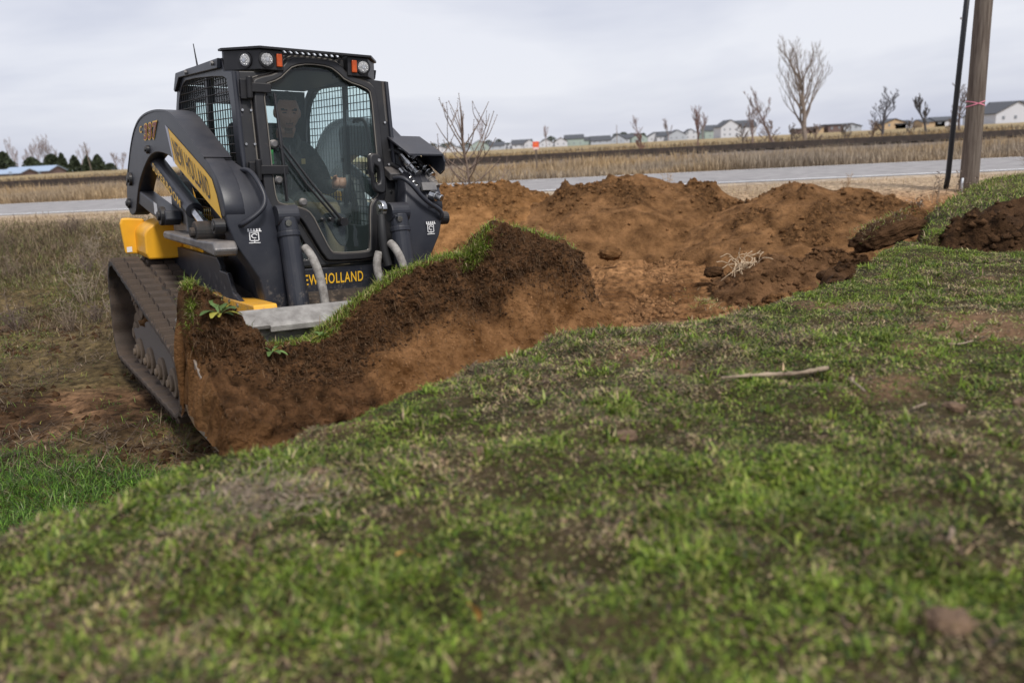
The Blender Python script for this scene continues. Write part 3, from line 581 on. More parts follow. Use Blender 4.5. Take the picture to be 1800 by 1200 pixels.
# --- lift arms
TW = [(-1.24, 1.106), (-1.223, 1.234), (-1.083, 1.402), (-.95, 1.55), (-.80, 1.66), (-.60, 1.727), (-.3, 1.750), (-.01, 1.738), (.16, 1.70), (.298, 1.633), (.56, 1.515), (.80, 1.40), (.89, 1.33), (.962, 1.232), (.985, 1.127), (.90, 1.14), (.79, 1.185), (.345, 1.309), (.12, 1.42), (.029, 1.46), (-.184, 1.485), (-.335, 1.486), (-.48, 1.46), (-.612, 1.404), (-.75, 1.33), (-.861, 1.243), (-.955, 1.127), (-1.0, 1.06), (-1.12, 1.03), (-1.20, 1.05)]
def arm_y(x, sg): return sg * (.7254 - .0455 * x)
AQ = lambda x, z, sg=-1, out=.0: (x, arm_y(x, sg) + sg * out, z)
ROWS = [(.46, 1.545, .702, .60), (.62, 1.475, .695, .56), (.74, 1.415, .69, .52), (.85, 1.36, .688, .475), (.93, 1.275, .685, .44), (.97, 1.19, .682, .415), (.985, 1.10, .675, .40), (1.0, .985, .640, .39), (1.012, .89, .585, .38), (1.02, .80, .532, .375), (1.028, .70, .512, .368), (1.03, .58, .50, .36)]
def make_arm(sg):
    def fn(u, v, w): return (u, sg * (.7254 - .0455 * u - .055) + w, v)
    arm = plate('lift_arm', [chaikin(TW, 1)], .11, fn, paint, LP, .007)
    V = []; F = []
    for (x, z, a, b) in ROWS:
        V += [(x, sg * a, z), (x, sg * b, z), (x - .11, sg * b, z - .03), (x - .11, sg * a, z - .03)]
    for i in range(len(ROWS) - 1):
        for k in range(4): F.append((i * 4 + k, i * 4 + (k + 1) % 4, i * 4 + 4 + (k + 1) % 4, i * 4 + 4 + k))
    F += [(3, 2, 1, 0), tuple(len(V) - 4 + k for k in range(4))]
    fo = MB().add(V, F).build('arm_front', paint, arm); bev(fo, .010, 3, 50); fo.data.polygons.foreach_set('use_smooth', [True] * len(fo.data.polygons))
    # raised rib over the elbow
    m = MB(); pts = smooth_line([(-1.20, 1.26), (-1.083, 1.408), (-.95, 1.556), (-.80, 1.666), (-.60, 1.733), (-.3, 1.757), (-.01, 1.745), (.16, 1.707), (.298, 1.640), (.56, 1.522), (.70, 1.455)], 2)
    for i in range(len(pts) - 1):
        (x0, z0), (x1, z1) = pts[i], pts[i + 1]; y0_, y1_ = arm_y(x0, sg), arm_y(x1, sg)
        m.add([(x0, y0_ + sg * .004, z0), (x1, y1_ + sg * .004, z1), (x1, y1_ - sg * .15, z1), (x0, y0_ - sg * .15, z0), (x0, y0_ + sg * .004, z0 - .012), (x1, y1_ + sg * .004, z1 - .012), (x1, y1_ - sg * .15, z1 - .012), (x0, y0_ - sg * .15, z0 - .012)],
              [(0, 1, 2, 3), (7, 6, 5, 4), (0, 4, 5, 1), (2, 6, 7, 3)])
    m.build('arm_cap', paint, arm)
    for (x, z, r) in ((-.486, 1.506, .028), (-1.06, 1.30, .048), (-1.165, 1.12, .036)):
        p = MB(); y = arm_y(x, sg); p.cyl((x, y - sg * .01, z), (x, y + sg * .018, z), r, 20); p.cyl((x, y + sg * .01, z), (x, y + sg * .028, z), r * .55, 14); p.build('pin', black, arm, bevel=.005)
    # lower control link and its pivot
    lk_ = MB().prism([(-1.06, 1.16), (-1.0, 1.235), (-.12, 1.115), (-.10, 1.06), (-.16, 1.02), (-1.03, 1.135)], 'y', *sorted((sg * .655, sg * .755))).build('control_link', paint, LP, bevel=.008)
    MB().cyl((-.20, sg * .74, 1.08), (-.20, sg * .775, 1.08), .062, 22).cyl((-.20, sg * .77, 1.08), (-.20, sg * .79, 1.08), .03, 14).build('pivot', black, lk_, bevel=.006)
    if sg < 0: sticker([(-.43, -.757, 1.085), (-.33, -.757, 1.072), (-.33, -.757, 1.15), (-.43, -.757, 1.163)], white, lk_)
    # chassis upright
    MB().prism([(-.42, .90), (-.02, .90), (-.06, 1.12), (-.14, 1.30), (-.30, 1.34), (-.42, 1.25)], 'y', *sorted((sg * .57, sg * .645))).build('chassis_upright', greysteel, LP, bevel=.008)
    MB().prism([(-.78, 1.02), (-.30, 1.02), (-.34, 1.20), (-.50, 1.33), (-.62, 1.33)], 'y', *sorted((sg * .50, sg * .565))).build('yellow_bracket', yellow, LP, bevel=.008)
    # lift cylinder
    c = MB().cyl((-.60, sg * .675, 1.425), (.30, sg * .672, 1.135), .052, 20).build('lift_cylinder', paint, LP, smooth=False, bevel=.004)
    MB().cyl((.28, sg * .672, 1.141), (.60, sg * .67, 1.035), .028, 16).build('rod', chrome, c)
    MB().cyl((.61, sg * .60, 1.03), (.61, sg * .76, 1.03), .065, 22).cyl((.61, sg * .59, 1.03), (.61, sg * .785, 1.03), .03, 14).build('clevis', MATS['track_rubber'], c, bevel=.008)
    MB().tube(smooth_line([(-.50, sg * .60, 1.32), (-.48, sg * .61, 1.12), (-.36, sg * .62, 1.06), (-.22, sg * .62, 1.12), (-.20, sg * .62, 1.30)]), .022, 10).build('hydraulic_hose', hose, LP, smooth=True)
    MB().tube(smooth_line([(-.30, sg * .645, 1.30), (.10, sg * .64, 1.18), (.50, sg * .63, 1.0), (.72, sg * .62, .90)]), .017, 8).build('hydraulic_hose', hose, LP, smooth=True)
    MB().prism([(.30, 1.30), (.78, 1.18), (.90, 1.12), (.92, .98), (.80, .92), (.66, 1.0), (.40, 1.12)], 'y', *sorted((sg * .52, sg * .60))).build('arm_inner_plate', black, LP, bevel=.006)
    MB().prism([(.66, 1.0), (.95, 1.08), (.985, .60), (.86, .55), (.72, .72)], 'y', *sorted((sg * .42, sg * .50))).build('arm_inner_plate', paint, LP, bevel=.006)
    # boss with round lens on the arm shoulder
    MB().cyl((.93, sg * .675, 1.085), (.93, sg * .735, 1.085), .042, 20).cyl((.93, sg * .73, 1.085), (.93, sg * .742, 1.085), .026, 16).build('pin', black, arm, bevel=.005)
    # tilt cylinder in front of the cab
    t = MB(); top = Vector((1.0, sg * .350, 1.12)); bt = Vector((1.13, sg * .345, .60)); t.cyl(top, bt, .058, 24); t.cyl(top + Vector((-.01, -.062, .015)), top + Vector((-.01, .062, .015)), .060, 24)
    t.cyl(top * .86 + bt * .14, top * .80 + bt * .20, .064, 24)
    tcy = t.build('tilt_cylinder', paint, LP, bevel=.006)
    MB().cyl((1.03, sg * .345 - .02, 1.10), (1.075, sg * .345 - .02, 1.10), .018, 8).build('bolt', chrome, tcy)
    MB().cyl(bt, (1.17, sg * .345, .42), .032, 16).build('rod', chrome, tcy)
    return arm
armR = make_arm(-1); armL = make_arm(1)
MB().cyl((.985, .232, 1.16), (.985, .262, 1.16), .05, 20).cyl((.985, .222, 1.16), (.985, .24, 1.16), .022, 12).build('pin', chrome, LP, bevel=.004)

# markings on the operator's right arm
dq = [(.032, 1.631), (.687, 1.386), (.804, 1.335), (.87, 1.25), (.929, 1.124), (.805, 1.170), (.116, 1.418)]
dy = MB().add([AQ(x, z, -1, .0025) for x, z in dq], [tuple(range(7))]).build('yellow_stripe', decal_y, armR)
MB().add([AQ(x, z, -1, .0025) for x, z in [(-.032, 1.652), (.026, 1.633), (.110, 1.420), (.083, 1.432)]], [(0, 1, 2, 3)]).build('white_stripe', material('pale_decal', (.42, .42, .48), .5), armR)
lettering('lettering', 'NEW HOLLAND', [AQ(.155, 1.437, -1, .003), AQ(.775, 1.213, -1, .003), AQ(.735, 1.335, -1, .003), AQ(.090, 1.575, -1, .003)], decal_k, armR, bold=.008)
cq = [(-.650, 1.580), (-.235, 1.585), (-.205, 1.675), (-.620, 1.665)]
def shrink(q, s, dx=0): c = np.mean(q, 0); return [tuple(c + (np.array(p) - c) * s + np.array((dx, 0))) for p in q]
lettering('model_number', '337', [AQ(*p, -1, .002) for p in [(-.575, 1.560), (-.225, 1.566), (-.190, 1.688), (-.540, 1.676)]], decal_y, armR, bold=.075, shear=.1)
lettering('model_number', '337', [AQ(*p, -1, .004) for p in [(-.565, 1.570), (-.235, 1.576), (-.200, 1.678), (-.530, 1.667)]], maroon, armR, bold=.030, shear=.1)
lettering('model_number', 'C', [AQ(*p, -1, .003) for p in [(-.665, 1.615), (-.60, 1.617), (-.59, 1.665), (-.655, 1.662)]], decal_y, armR, bold=.03)
sbq = [(-.44, 1.425), (.0, 1.272)]
lettering('lettering', 'SUPERBOOM', [(-.50, -.7285, 1.372), (.20, -.7285, 1.148), (.21, -.7285, 1.198), (-.49, -.7285, 1.424)], decal_y, LP, bold=.02)
# small emblem: a row of tines over a shield, on each arm front
def emblem(o, a, b, h):
    """drawn on the face through points o with axes a (right) and b (up)"""
    o, a, b = [np.array(t, float) for t in (o, a, b)]; nrm_ = np.cross(a, b); nrm_ /= np.linalg.norm(nrm_); m = MB(); 
    def q(x0, z0, x1, z1): m.add([o + nrm_ * h + a * x + b * z for x, z in ((x0, z0), (x1, z0), (x1, z1), (x0, z1))], [(0, 1, 2, 3)])
    for i in range(5): q(-.5 + i * .22, .78, -.38 + i * .22, .95); q(-.5 + i * .22, .70, -.30 + i * .22, .78)
    q(-.40, .0, -.32, .66); q(.28, .0, .36, .66); q(-.32, .60, .28, .66)
    for k in range(16):
        an = k / 16 * 1.6 * math.pi + .3; an2 = (k + 1) / 16 * 1.6 * math.pi + .3
        P_ = [(.22 * math.cos(t) * r_, .36 + .17 * math.sin(t) * r_) for t, r_ in ((an, 1.15), (an2, 1.15), (an2, .75), (an, .75))]
        m.add([o + nrm_ * h + a * x + b * z for x, z in P_], [(0, 1, 2, 3)])
    q(-.32, -.06, .28, .02); q(-.05, -.2, .02, .1); q(-.46, -.22, .42, -.16)
    return m
emblem((.992, -.535, 1.005), (.012, .068, 0), (-.008, 0, .068), .012).build('emblem', white, armR)
emblem((.992, .575, 1.005), (-.012, .068, 0), (-.008, 0, .068), .012).build('emblem', white, armL)
# grab rails on the arm fronts
MB().tube(smooth_line([(.80, -.52, 1.385), (.90, -.505, 1.385), (.985, -.485, 1.31), (1.03, -.470, 1.23), (1.045, -.500, 1.17), (1.035, -.60, 1.10), (.985, -.605, 1.09)]), .014, 10).build('grab_rail', paint, armR, smooth=True)
MB().tube(smooth_line([(.88, .39, 1.335), (.96, .40, 1.345), (1.0, .44, 1.31), (1.02, .53, 1.20), (1.02, .645, 1.14), (1.01, .655, 1.09), (.97, .65, 1.09)]), .014, 10).build('grab_rail', paint, armL, smooth=True)
# auxiliary hydraulics on the operator's left arm
cv = MB(); prof = [(.56, 1.535), (.66, 1.60), (.97, 1.485), (.97, 1.475), (.66, 1.588), (.565, 1.525)]
cv.prism(prof, 'y', .45, .695); cv.prism([(.66, 1.588), (.97, 1.475), (.985, 1.44), (.975, 1.385), (.93, 1.36), (.70, 1.46)], 'y', .688, .698)
cv.build('coupler_cover', paint, armL)
for i, (x, y_, z, l) in enumerate([(.72, .53, 1.48, .16), (.76, .62, 1.455, .14), (.76, .50, 1.385, .15), (.80, .635, 1.375, .13)]):
    c = MB(); a = Vector((x, y_, z)); d = Vector((.72, .18, -.55)).normalized(); c.cyl(a, a + d * l, .030, 16); c.cyl(a + d * l * .45, a + d * l * .75, .037, 16); c.cyl(a + d * l * .98, a + d * (l + .035), .026, 14); c.build('hydraulic_coupler', chrome if i != 3 else greysteel, armL, bevel=.004)
MB().tube(smooth_line([(.60, .42, 1.40), (.66, .44, 1.50), (.70, .50, 1.51), (.74, .53, 1.475)]), .02, 10).build('hydraulic_hose', hose, armL, smooth=True)
MB().tube(smooth_line([(.55, .40, 1.36), (.62, .43, 1.44), (.70, .47, 1.42), (.76, .50, 1.39)]), .018, 10).build('hydraulic_hose', hose, armL, smooth=True)
MB().box((.72, .52, 1.37), (.14, .22, .05), Matrix.Rotation(R(25), 3, 'Y')).build('coupler_block', greysteel, armL, bevel=.006)
k = MB(); a = Vector((.965, .60, 1.235)); d = Vector((.8, .35, -.2)).normalized(); k.cyl(a, a + d * .05, .030, 16); k.cyl(a + d * .05, a + d * .09, .021, 14); k.build('hydraulic_coupler', chrome, armL, bevel=.004)
MB().box((.958, .59, 1.285), (.02, .10, .05), Matrix.Rotation(R(-20), 3, 'Y')).build('data_plate', greysteel, armL)
# hoses in pale sleeves beside the tilt cylinders
for sg, ys in ((-1, (-.262,)), (1, (.205, .275))):
    for j, yy in enumerate(ys):
        pts = [(1.05, yy - .01, .955), (1.09, yy, .935), (1.13, yy + .02, .87), (1.16, yy + .035, .78), (1.18, yy + .045, .66), (1.19, yy + .045, .58)] if sg < 0 or j == 1 else [(1.02, yy + .0, .90), (1.03, yy - .02, .86), (1.035, yy - .025, .80), (1.06, yy - .015, .74), (1.08, yy, .66)]
        h_ = MB().tube(smooth_line(pts), .025, 12).build('hydraulic_hose', sleeve, LP, smooth=True)
        e = Vector(pts[-1]); MB().cyl(e + Vector((0, 0, .01)), e - Vector((-.01, 0, .07)), .022, 8).build('fitting', chrome, h_)
MB().tube(smooth_line([(1.0, .235, 1.12), (1.03, .225, 1.02), (1.035, .23, .92), (1.05, .25, .82)]), .026, 10).build('hydraulic_hose', hose, LP, smooth=True)

# --- cab
def front_x(z): return .80 - .16 * (z - .85)
def FR(off=0.0): return lambda u, v, w: (front_x(v) + w + off, u, v)
GL = [(-.329, 1.864), (-.228, 1.902), (-.182, 1.944), (-.136, 1.983), (-.035, 2.003), (.09, 1.996), (.141, 1.966), (.192, 1.918), (.321, 1.885), (.353, 1.852), (.351, 1.626), (.35, 1.292), (.335, 1.232), (.292, 1.198), (.268, 1.156), (.244, .906), (.219, .888), (.002, .888), (-.025, .91), (-.074, 1.026), (-.117, 1.129), (-.166, 1.164), (-.302, 1.19), (-.323, 1.217), (-.329, 1.315), (-.327, 1.575)]
DO = [(-.392, 1.88), (-.36, 1.905), (-.245, 1.935), (-.205, 1.975), (-.165, 2.02), (-.12, 2.037), (.101, 2.037), (.162, 2.02), (.21, 1.96), (.344, 1.922), (.39, 1.88), (.395, 1.662), (.395, 1.256), (.375, 1.20), (.333, 1.176), (.318, 1.12), (.292, .868), (.253, .84), (-.03, .84), (-.062, .86), (-.134, 1.0), (-.18, 1.09), (-.209, 1.115), (-.341, 1.14), (-.385, 1.17), (-.392, 1.3)]
DOc, GLc = chaikin(DO, 1), chaikin(GL, 1)
hole = [(-.40, 1.87), (-.25, 1.93), (-.17, 2.01), (.17, 2.01), (.21, 1.95), (.40, 1.87), (.40, 1.19), (.34, 1.17), (.30, .84), (-.06, .835), (-.20, 1.10), (-.40, 1.13)]
hole = shrink(hole, .955)
outer = [(-.475, .815), (-.475, 1.935), (-.275, 1.945), (-.205, 2.045), (.205, 2.045), (.275, 1.945), (.475, 1.935), (.475, .815)]
tri = [(-.255, 1.075), (-.215, 1.055), (-.130, .875), (-.145, .855), (-.285, .855), (-.30, .90)]
cabf = plate('cab_front', [outer, hole, tri], .05, FR(-.03), black, LP, .006)
pane('corner_window', shrink(tri, 1.08), FR(-.035), glass, cabf)
for y_ in (-.455, -.405):
    for z in (1.05, 1.38, 1.53, 1.72, 1.80): MB().cyl((front_x(z) - .004, y_, z), (front_x(z) + .006, y_, z), .0075, 8).build('bolt', chrome, cabf)
for y_ in (.44,):
    for z in (1.0, 1.25, 1.42, 1.68): MB().cyl((front_x(z) - .004, y_, z), (front_x(z) + .006, y_, z), .0075, 8).build('bolt', chrome, cabf)
MB().tube([(front_x(.72) + .0, -.478, .72), (front_x(1.35), -.480, 1.35), (front_x(1.93), -.478, 1.93)], .014, 8).build('pillar_edge', paint, cabf)
MB().tube([(front_x(.72) + .0, .478, .72), (front_x(1.35), .480, 1.35), (front_x(1.93), .478, 1.93)], .014, 8).build('pillar_edge', paint, cabf)
so_ = [(.76, .66), (.78, .87), (.625, 1.935), (.45, 1.95), (.42, 2.025), (-.42, 2.035), (-.58, 2.0), (-.70, 1.91), (-.775, 1.78), (-.80, 1.6), (-.80, .66)]
si = chaikin([(.60, 1.0), (.60, 1.30), (.525, 1.89), (.40, 1.925), (-.40, 1.965), (-.54, 1.94), (-.65, 1.86), (-.715, 1.74), (-.735, 1.55), (-.73, 1.0)], 1)
for sg in (-1, 1):
    sp_ = plate('cab_side', [so_, si], .04, (lambda g: (lambda u, v, w: (u, g * .465 + w, v)))(sg), paint if sg < 0 else black, LP, .006)
    pane('side_window', shrink(si, 1.01), (lambda g: (lambda u, v, w: (u, g * .452 + w, v)))(sg), glass2, sp_)
    m = MB(); P_ = np.array(si)
    def span(val, ax):
        o = 1 - ax; c = []
        for i in range(len(P_)):
            a, b = P_[i], P_[(i + 1) % len(P_)]
            if (a[ax] - val) * (b[ax] - val) < 0: c.append(a[o] + (val - a[ax]) / (b[ax] - a[ax]) * (b[o] - a[o]))
        return (min(c), max(c)) if len(c) > 1 else None
    for x in np.arange(-.70, .60, .052):
        c = span(x, 0)
        if c: m.tube([(x, sg * .474, c[0]), (x, sg * .474, c[1])], .0032, 4)
    for z in np.arange(1.03, 1.96, .050):
        c = span(z, 1)
        if c: m.tube([(c[0], sg * .4805, z), (c[1], sg * .4805, z)], .0032, 4)
    tag(m.build('window_guard', black, sp_), kind='stuff')
    MB().box((.02, sg * .462, 1.48), (.045, .03, .93)).build('window_bar', black, sp_, bevel=.004)
    MB().prism([(-.60, 2.022), (.43, 2.022), (.41, 1.965), (-.52, 1.985), (-.66, 1.90), (-.69, 1.915)], 'y', *sorted((sg * .487, sg * .510))).build('roof_rail', paint, sp_, bevel=.005)
    for x in (-.30, .33): MB().cyl((x, sg * .508, 2.0), (x, sg * .525, 2.0), .014, 10).build('bolt', greysteel, sp_)
# back wall, roof, floor
MB().prism([(-.82, .66), (-.78, .66), (-.78, 1.0), (-.82, 1.0)], 'y', -.44, .44).build('cab_back', black, LP)
bk = plate('cab_back', [[(-.44, .98), (-.44, 1.95), (.44, 1.95), (.44, .98)], [(-.36, 1.20), (-.36, 1.84), (.36, 1.84), (.36, 1.20)]], .03, lambda u, v, w: (-.79 + w + .10 * sstep(1.6, 1.95, v), u, v), black, LP, .004)
pane('rear_window', [(-.37, 1.19), (.37, 1.19), (.37, 1.85), (-.37, 1.85)], lambda u, v, w: (-.785 + .10 * sstep(1.6, 1.95, v), u, v), glass2, bk)
MB().prism([(-.70, 1.955), (.42, 1.99), (.42, 2.03), (-.45, 2.04), (-.62, 2.01)], 'y', -.444, .444).build('cab_roof', black, LP, bevel=.006)
MB().box((0, 0, .72), (1.5, .86, .06)).build('cab_floor', black, LP)
# lamp brow over the door
BZ0, BZ1 = 1.948, 2.062
brow = MB().add([(.70, -.345, BZ1 + .012), (.70, .345, BZ1 + .012), (.46, .495, BZ1 + .012), (.40, .495, BZ1 + .012), (.40, .22, BZ1 + .012), (.665, .20, BZ1 + .012), (.665, -.20, BZ1 + .012), (.40, -.22, BZ1 + .012), (.40, -.495, BZ1 + .012), (.46, -.495, BZ1 + .012)] + [(.70, -.345, BZ1), (.70, .345, BZ1), (.46, .495, BZ1), (.40, .495, BZ1), (.40, .22, BZ1), (.665, .20, BZ1), (.665, -.20, BZ1), (.40, -.22, BZ1), (.40, -.495, BZ1), (.46, -.495, BZ1)],
    [tuple(range(10)), tuple(range(19, 9, -1))] + [(i, i + 10, (i + 1) % 10 + 10, (i + 1) % 10) for i in range(10)]).build('roof_brow', black, LP)
for i in range(11):
    y_ = -.185 + i * .037; MB().box((.60, y_, BZ1 + .006), (.15, .015, .010), Matrix.Rotation(R(-28), 3, 'Z')).build('brow_slat', black, brow)
MB().box((.465, 0, BZ1 + .004), (.12, .42, .008)).build('brow_plate', black, brow)
for sg in (-1, 1):
    pl = [(.672, sg * .20), (.672, sg * .335), (.455, sg * .480), (.42, sg * .480), (.42, sg * .20)]
    if sg < 0: pl = pl[::-1]
    MB().prism(pl, 'z', BZ0, BZ1 - .001).build('lamp_housing', black, brow, bevel=.005)
def lamp(c, d, r):
    c, d = Vector(c), Vector(d).normalized(); b = MB(); b.tube([c - d * .01, c + d * .006, c + d * .0075], [r + .006, r + .005, r * .92], 28, cap=False); bz = b.build('headlight', black, brow)
    m = MB(); pr = [(0.0, r * .93), (.006, r * .8), (.010, r * .5), (.011, .002)]; m.tube([c + d * (.001 + a) for a, _ in pr], [q for _, q in pr], 28); m.build('lens', lensm, bz, smooth=True)
    MB().cyl(c + d * .010, c + d * .014, r * .28, 16).build('bulb', chrome, bz)
fd = Vector((.145, -.217, 0)).normalized(); fd = Vector((.56, -.83, 0))
lamp((.585 - .0, -.396, 2.003), fd, .041); lamp((.675, -.300, 2.005), (1, 0, 0), .041); lamp((.675, .300, 2.005), (1, 0, 0), .041)
for y_ in (-.228, .240):
    MB().box((.678, y_, 2.004), (.014, .033, .072)).build('marker_light', amber, brow, bevel=.004)
MB().tube([(-.36, -.42, 2.02), (-.365, -.42, 2.06), (-.375, -.425, 2.125), (-.385, -.43, 2.195)], [.009, .006, .0045, .003], 8).build('antenna', black, LP)

# --- door
door = plate('cab_door', [DOc, GLc], .045, FR(.012), black, LP, .010)
pane('door_glass', shrink(GLc, 1.012), FR(.004), glass, door)
seal = material('door_seal', (.16, .145, .125), .8)
gp = [(front_x(v) + .030, u, v) for u, v in GLc]; MB().tube(gp + [gp[0]], .0035, 6, cap=False).build('seal', seal, door)
dp = [(front_x(v) - .004, u, v) for u, v in shrink(DOc, 1.015)]; MB().tube(dp + [dp[0]], .004, 6, cap=False).build('seal', seal, door)
for (z, w_) in ((1.845, .115), (1.385, .165)):
    h_ = MB(); h_.box((front_x(z) + .045, -.405 + w_ / 2, z), (.022, w_, .052)); h_.cyl((front_x(z) + .040, -.412, z - .06), (front_x(z) + .045, -.412, z + .06), .018, 12); h_.box((front_x(z) + .02, -.435, z - .01), (.03, .05, .11)); h_.build('hinge', black, door, bevel=.004)
for (y_, z) in ((-.300, 1.533), (-.297, 1.328), (-.162, 1.197)):
    MB().tube([(front_x(z) + .015, y_, z), (front_x(z) + .034, y_, z), (front_x(z) + .042, y_, z)], [.024, .024, .015], 16).build('glass_clamp', greysteel, door)
hd = plate('handle', [chaikin([(.275, 1.49), (.345, 1.485), (.372, 1.45), (.375, 1.27), (.355, 1.235), (.29, 1.25), (.285, 1.32), (.272, 1.40)], 2), chaikin([(.298, 1.42), (.335, 1.40), (.335, 1.31), (.305, 1.30)], 1)], .05, FR(.055), black, door, .012)
MB().cyl((front_x(1.445) + .075, .335, 1.445), (front_x(1.445) + .085, .335, 1.445), .010, 10).build('lock', chrome, hd)
# wiper
wp = MB(); z0 = 1.075; X_ = lambda z, o: front_x(z) + o
wm = plate('wiper_mount', [chaikin([(-.055, 1.13), (.105, 1.13), (.125, 1.06), (.115, .95), (.075, .915), (.035, .96), (.0, 1.04)], 2)], .02, FR(-.010), black, door, .004)
wp.tube([(X_(1.08, .055), .065, 1.08), (X_(1.3, .06), -.105, 1.30), (X_(1.54, .055), -.268, 1.54)], [.010, .008, .006], 8); wp.tube([(X_(1.10, .055), .020, 1.10), (X_(1.31, .06), -.14, 1.30), (X_(1.53, .055), -.282, 1.52)], [.008, .007, .006], 8)
wp.cyl((X_(1.075, .01), .072, 1.075), (X_(1.075, .065), .072, 1.075), .026, 18); wp.cyl((X_(1.09, .01), .0, 1.09), (X_(1.09, .055), .0, 1.09), .013, 12); wp.cyl((X_(1.09, .01), -.05, 1.09), (X_(1.09, .05), -.05, 1.09), .010, 12)
wp.build('wiper_arm', black, door)
wb = MB(); wb.tube([(X_(1.82, .045), -.272, 1.82), (X_(1.67, .05), -.268, 1.67), (X_(1.54, .05), -.266, 1.54), (X_(1.38, .05), -.264, 1.38), (X_(1.20, .045), -.262, 1.205)], [.006, .009, .012, .009, .006], 8); wb.box((X_(1.51, .035), -.266, 1.51), (.014, .010, .62), Matrix.Rotation(R(-9.1), 3, 'Y')); wb.build('wiper_blade', black, door)
# --- front plate with the maker's name
bp_ = MB().prism([(.70, .60), (.83, .60), (.80, .645), (.795, .80), (.70, .80)], 'y', -.40, .40).build('front_plate', paint, LP, bevel=.006)
lettering('lettering', 'NEW HOLLAND', [(.8015, -.235, .700), (.8015, .195, .700), (.7995, .195, .765), (.7995, -.235, .765)], decal_y, bp_, bold=.012, lift=.001)
MB().prism([(.70, .50), (.98, .50), (1.02, .54), (.98, .60), (.80, .61)], 'y', -.42, .42).build('front_step', black, LP, bevel=.008)
# --- seat and controls
cloth = material('seat_vinyl', (.020, .020, .021), .6)
se = MB(); se.box((-.22, .03, 1.06), (.50, .50, .13)); se.build('seat', cloth, LP, bevel=.04)
st = MB(); st.box((-.46, .03, 1.40), (.13, .48, .62), Matrix.Rotation(R(-10), 3, 'Y')); st.build('seat_back', cloth, LP, bevel=.05)
for y_ in (-.26, .32):
    j = MB(); j.box((.12, y_, 1.12), (.34, .10, .10)); j.build('armrest', cloth, LP, bevel=.02)
    j = MB(); j.tube([(.30, y_, 1.16), (.31, y_, 1.26), (.32, y_, 1.35)], [.016, .02, .026], 12); j.build('joystick', hose, LP, smooth=True)
MB().box((-.2, .03, .90), (.5, .5, .22)).build('seat_base', black, LP, bevel=.02)
sticker([(.655, -.318, 1.42), (.655, -.285, 1.42), (.65, -.285, 1.50), (.65, -.318, 1.50)], material('green_sticker', (.03, .35, .06), .5), LP)
MB().tube(smooth_line([(.20, .44, 1.70), (.24, .43, 1.72), (.44, .43, 1.70), (.46, .43, 1.40), (.40, .43, 1.36)]), .012, 8).build('grab_handle', black, LP, smooth=True)

# --- bucket
bk_ = MB(); inner = [(2.10, .205), (1.60, .205), (1.48, .235), (1.40, .31), (1.37, .42), (1.36, .60)]; outer_ = [(2.10, .185), (1.58, .185), (1.46, .215), (1.378, .30), (1.345, .42), (1.335, .60)]
n = len(inner); V = []
for y_ in (-1.04, 1.04): V += [(x, y_, z) for x, z in inner] + [(x, y_, z) for x, z in outer_]
F = []
for i in range(n - 1): F += [(i, i + 1, 2 * n + i + 1, 2 * n + i), (n + i + 1, n + i, 3 * n + i, 3 * n + i + 1)]
F += [(0, 2 * n, 3 * n, n), (n - 1, 2 * n - 1, 4 * n - 1, 3 * n - 1)]
bucket = bk_.add(V, F).build('bucket', steel, LP)
MB().prism([(1.245, .655), (1.30, .675), (1.43, .612), (1.425, .590), (1.335, .60)], 'y', -1.04, 1.04).build('top_rail', steel, bucket, bevel=.004)
MB().prism([(1.40, .628), (1.44, .605), (1.44, .575), (1.42, .575)], 'y', -.62, 1.04).build('rail_lip', steel, bucket, bevel=.003)
MB().prism([(2.06, .182), (2.22, .200), (2.06, .208)], 'y', -1.045, 1.045).build('cutting_edge', steel, bucket)
spm = material('muddy_steel', (.23, .20, .17), .6, .2, var=(.31, .19, .11), scale=5, ramp=(.42, .58), bump=.5, bscale=40)
for sg in (-1, 1):
    MB().prism([(1.335, .60), (1.36, .655), (1.46, .655), (1.72, .50), (2.10, .30), (2.20, .20), (2.10, .183), (1.58, .183), (1.46, .213), (1.378, .30), (1.345, .42)], 'y', *sorted((sg * 1.04, sg * 1.062))).build('side_plate', spm, bucket, bevel=.004)
qa = MB(); qa.box((1.28, 0, .42), (.10, 1.10, .42)); qa.build('coupler_plate', black, LP, bevel=.01)
# ------------------------------------------------------------------ soil carried in the bucket
NU, NV = 510, 280
yy = np.linspace(-1.095, 1.25, NU)[:, None]; vv = np.linspace(0, 1, NV)[None]
CY = np.array([(-1.08, .80), (-1.05, .86), (-1.0, .885), (-.93, .84), (-.87, .77), (-.80, .66), (-.74, .56), (-.62, .545), (-.47, .555), (-.38, .615), (-.28, .69), (-.15, .765), (-.02, .835), (.10, .89), (.19, .92), (.40, .93), (.46, .975), (.52, 1.055), (.63, 1.10), (.72, 1.08), (.79, 1.055), (1.0, .995), (1.22, .945), (1.3, .93)])
c = np.interp(yy, CY[:, 0], CY[:, 1]) + .018 * fbm(yy * 6, 0 * yy, seed=201, o=3)
cx = 1.70 + .03 * fbm(yy * 3, 0 * yy + 5, seed=203) - .12 * sstep(-.75, -.98, yy)
fx = 2.24 + .05 * fbm(yy * 2, 0 * yy + 9, seed=204) - .02 * yy
PX = [np.full_like(c, 1.43), np.full_like(c, 1.47), cx - .12, cx, cx + .055, cx + .12, cx + .20, fx - .06, fx]
low = sstep(.75, .60, c) * sstep(-.86, -.78, yy)
PZ = [np.full_like(c, .30), np.minimum(c - .06, .50 + .45 * (c - .5)) - .10 * low, c - .012, c, c - .05, c - .16, c - .30 * np.clip((c - .2) / .7, .5, 1), np.full_like(c, .33) * 0 + .235 + .14 * c, np.full_like(c, .155)]
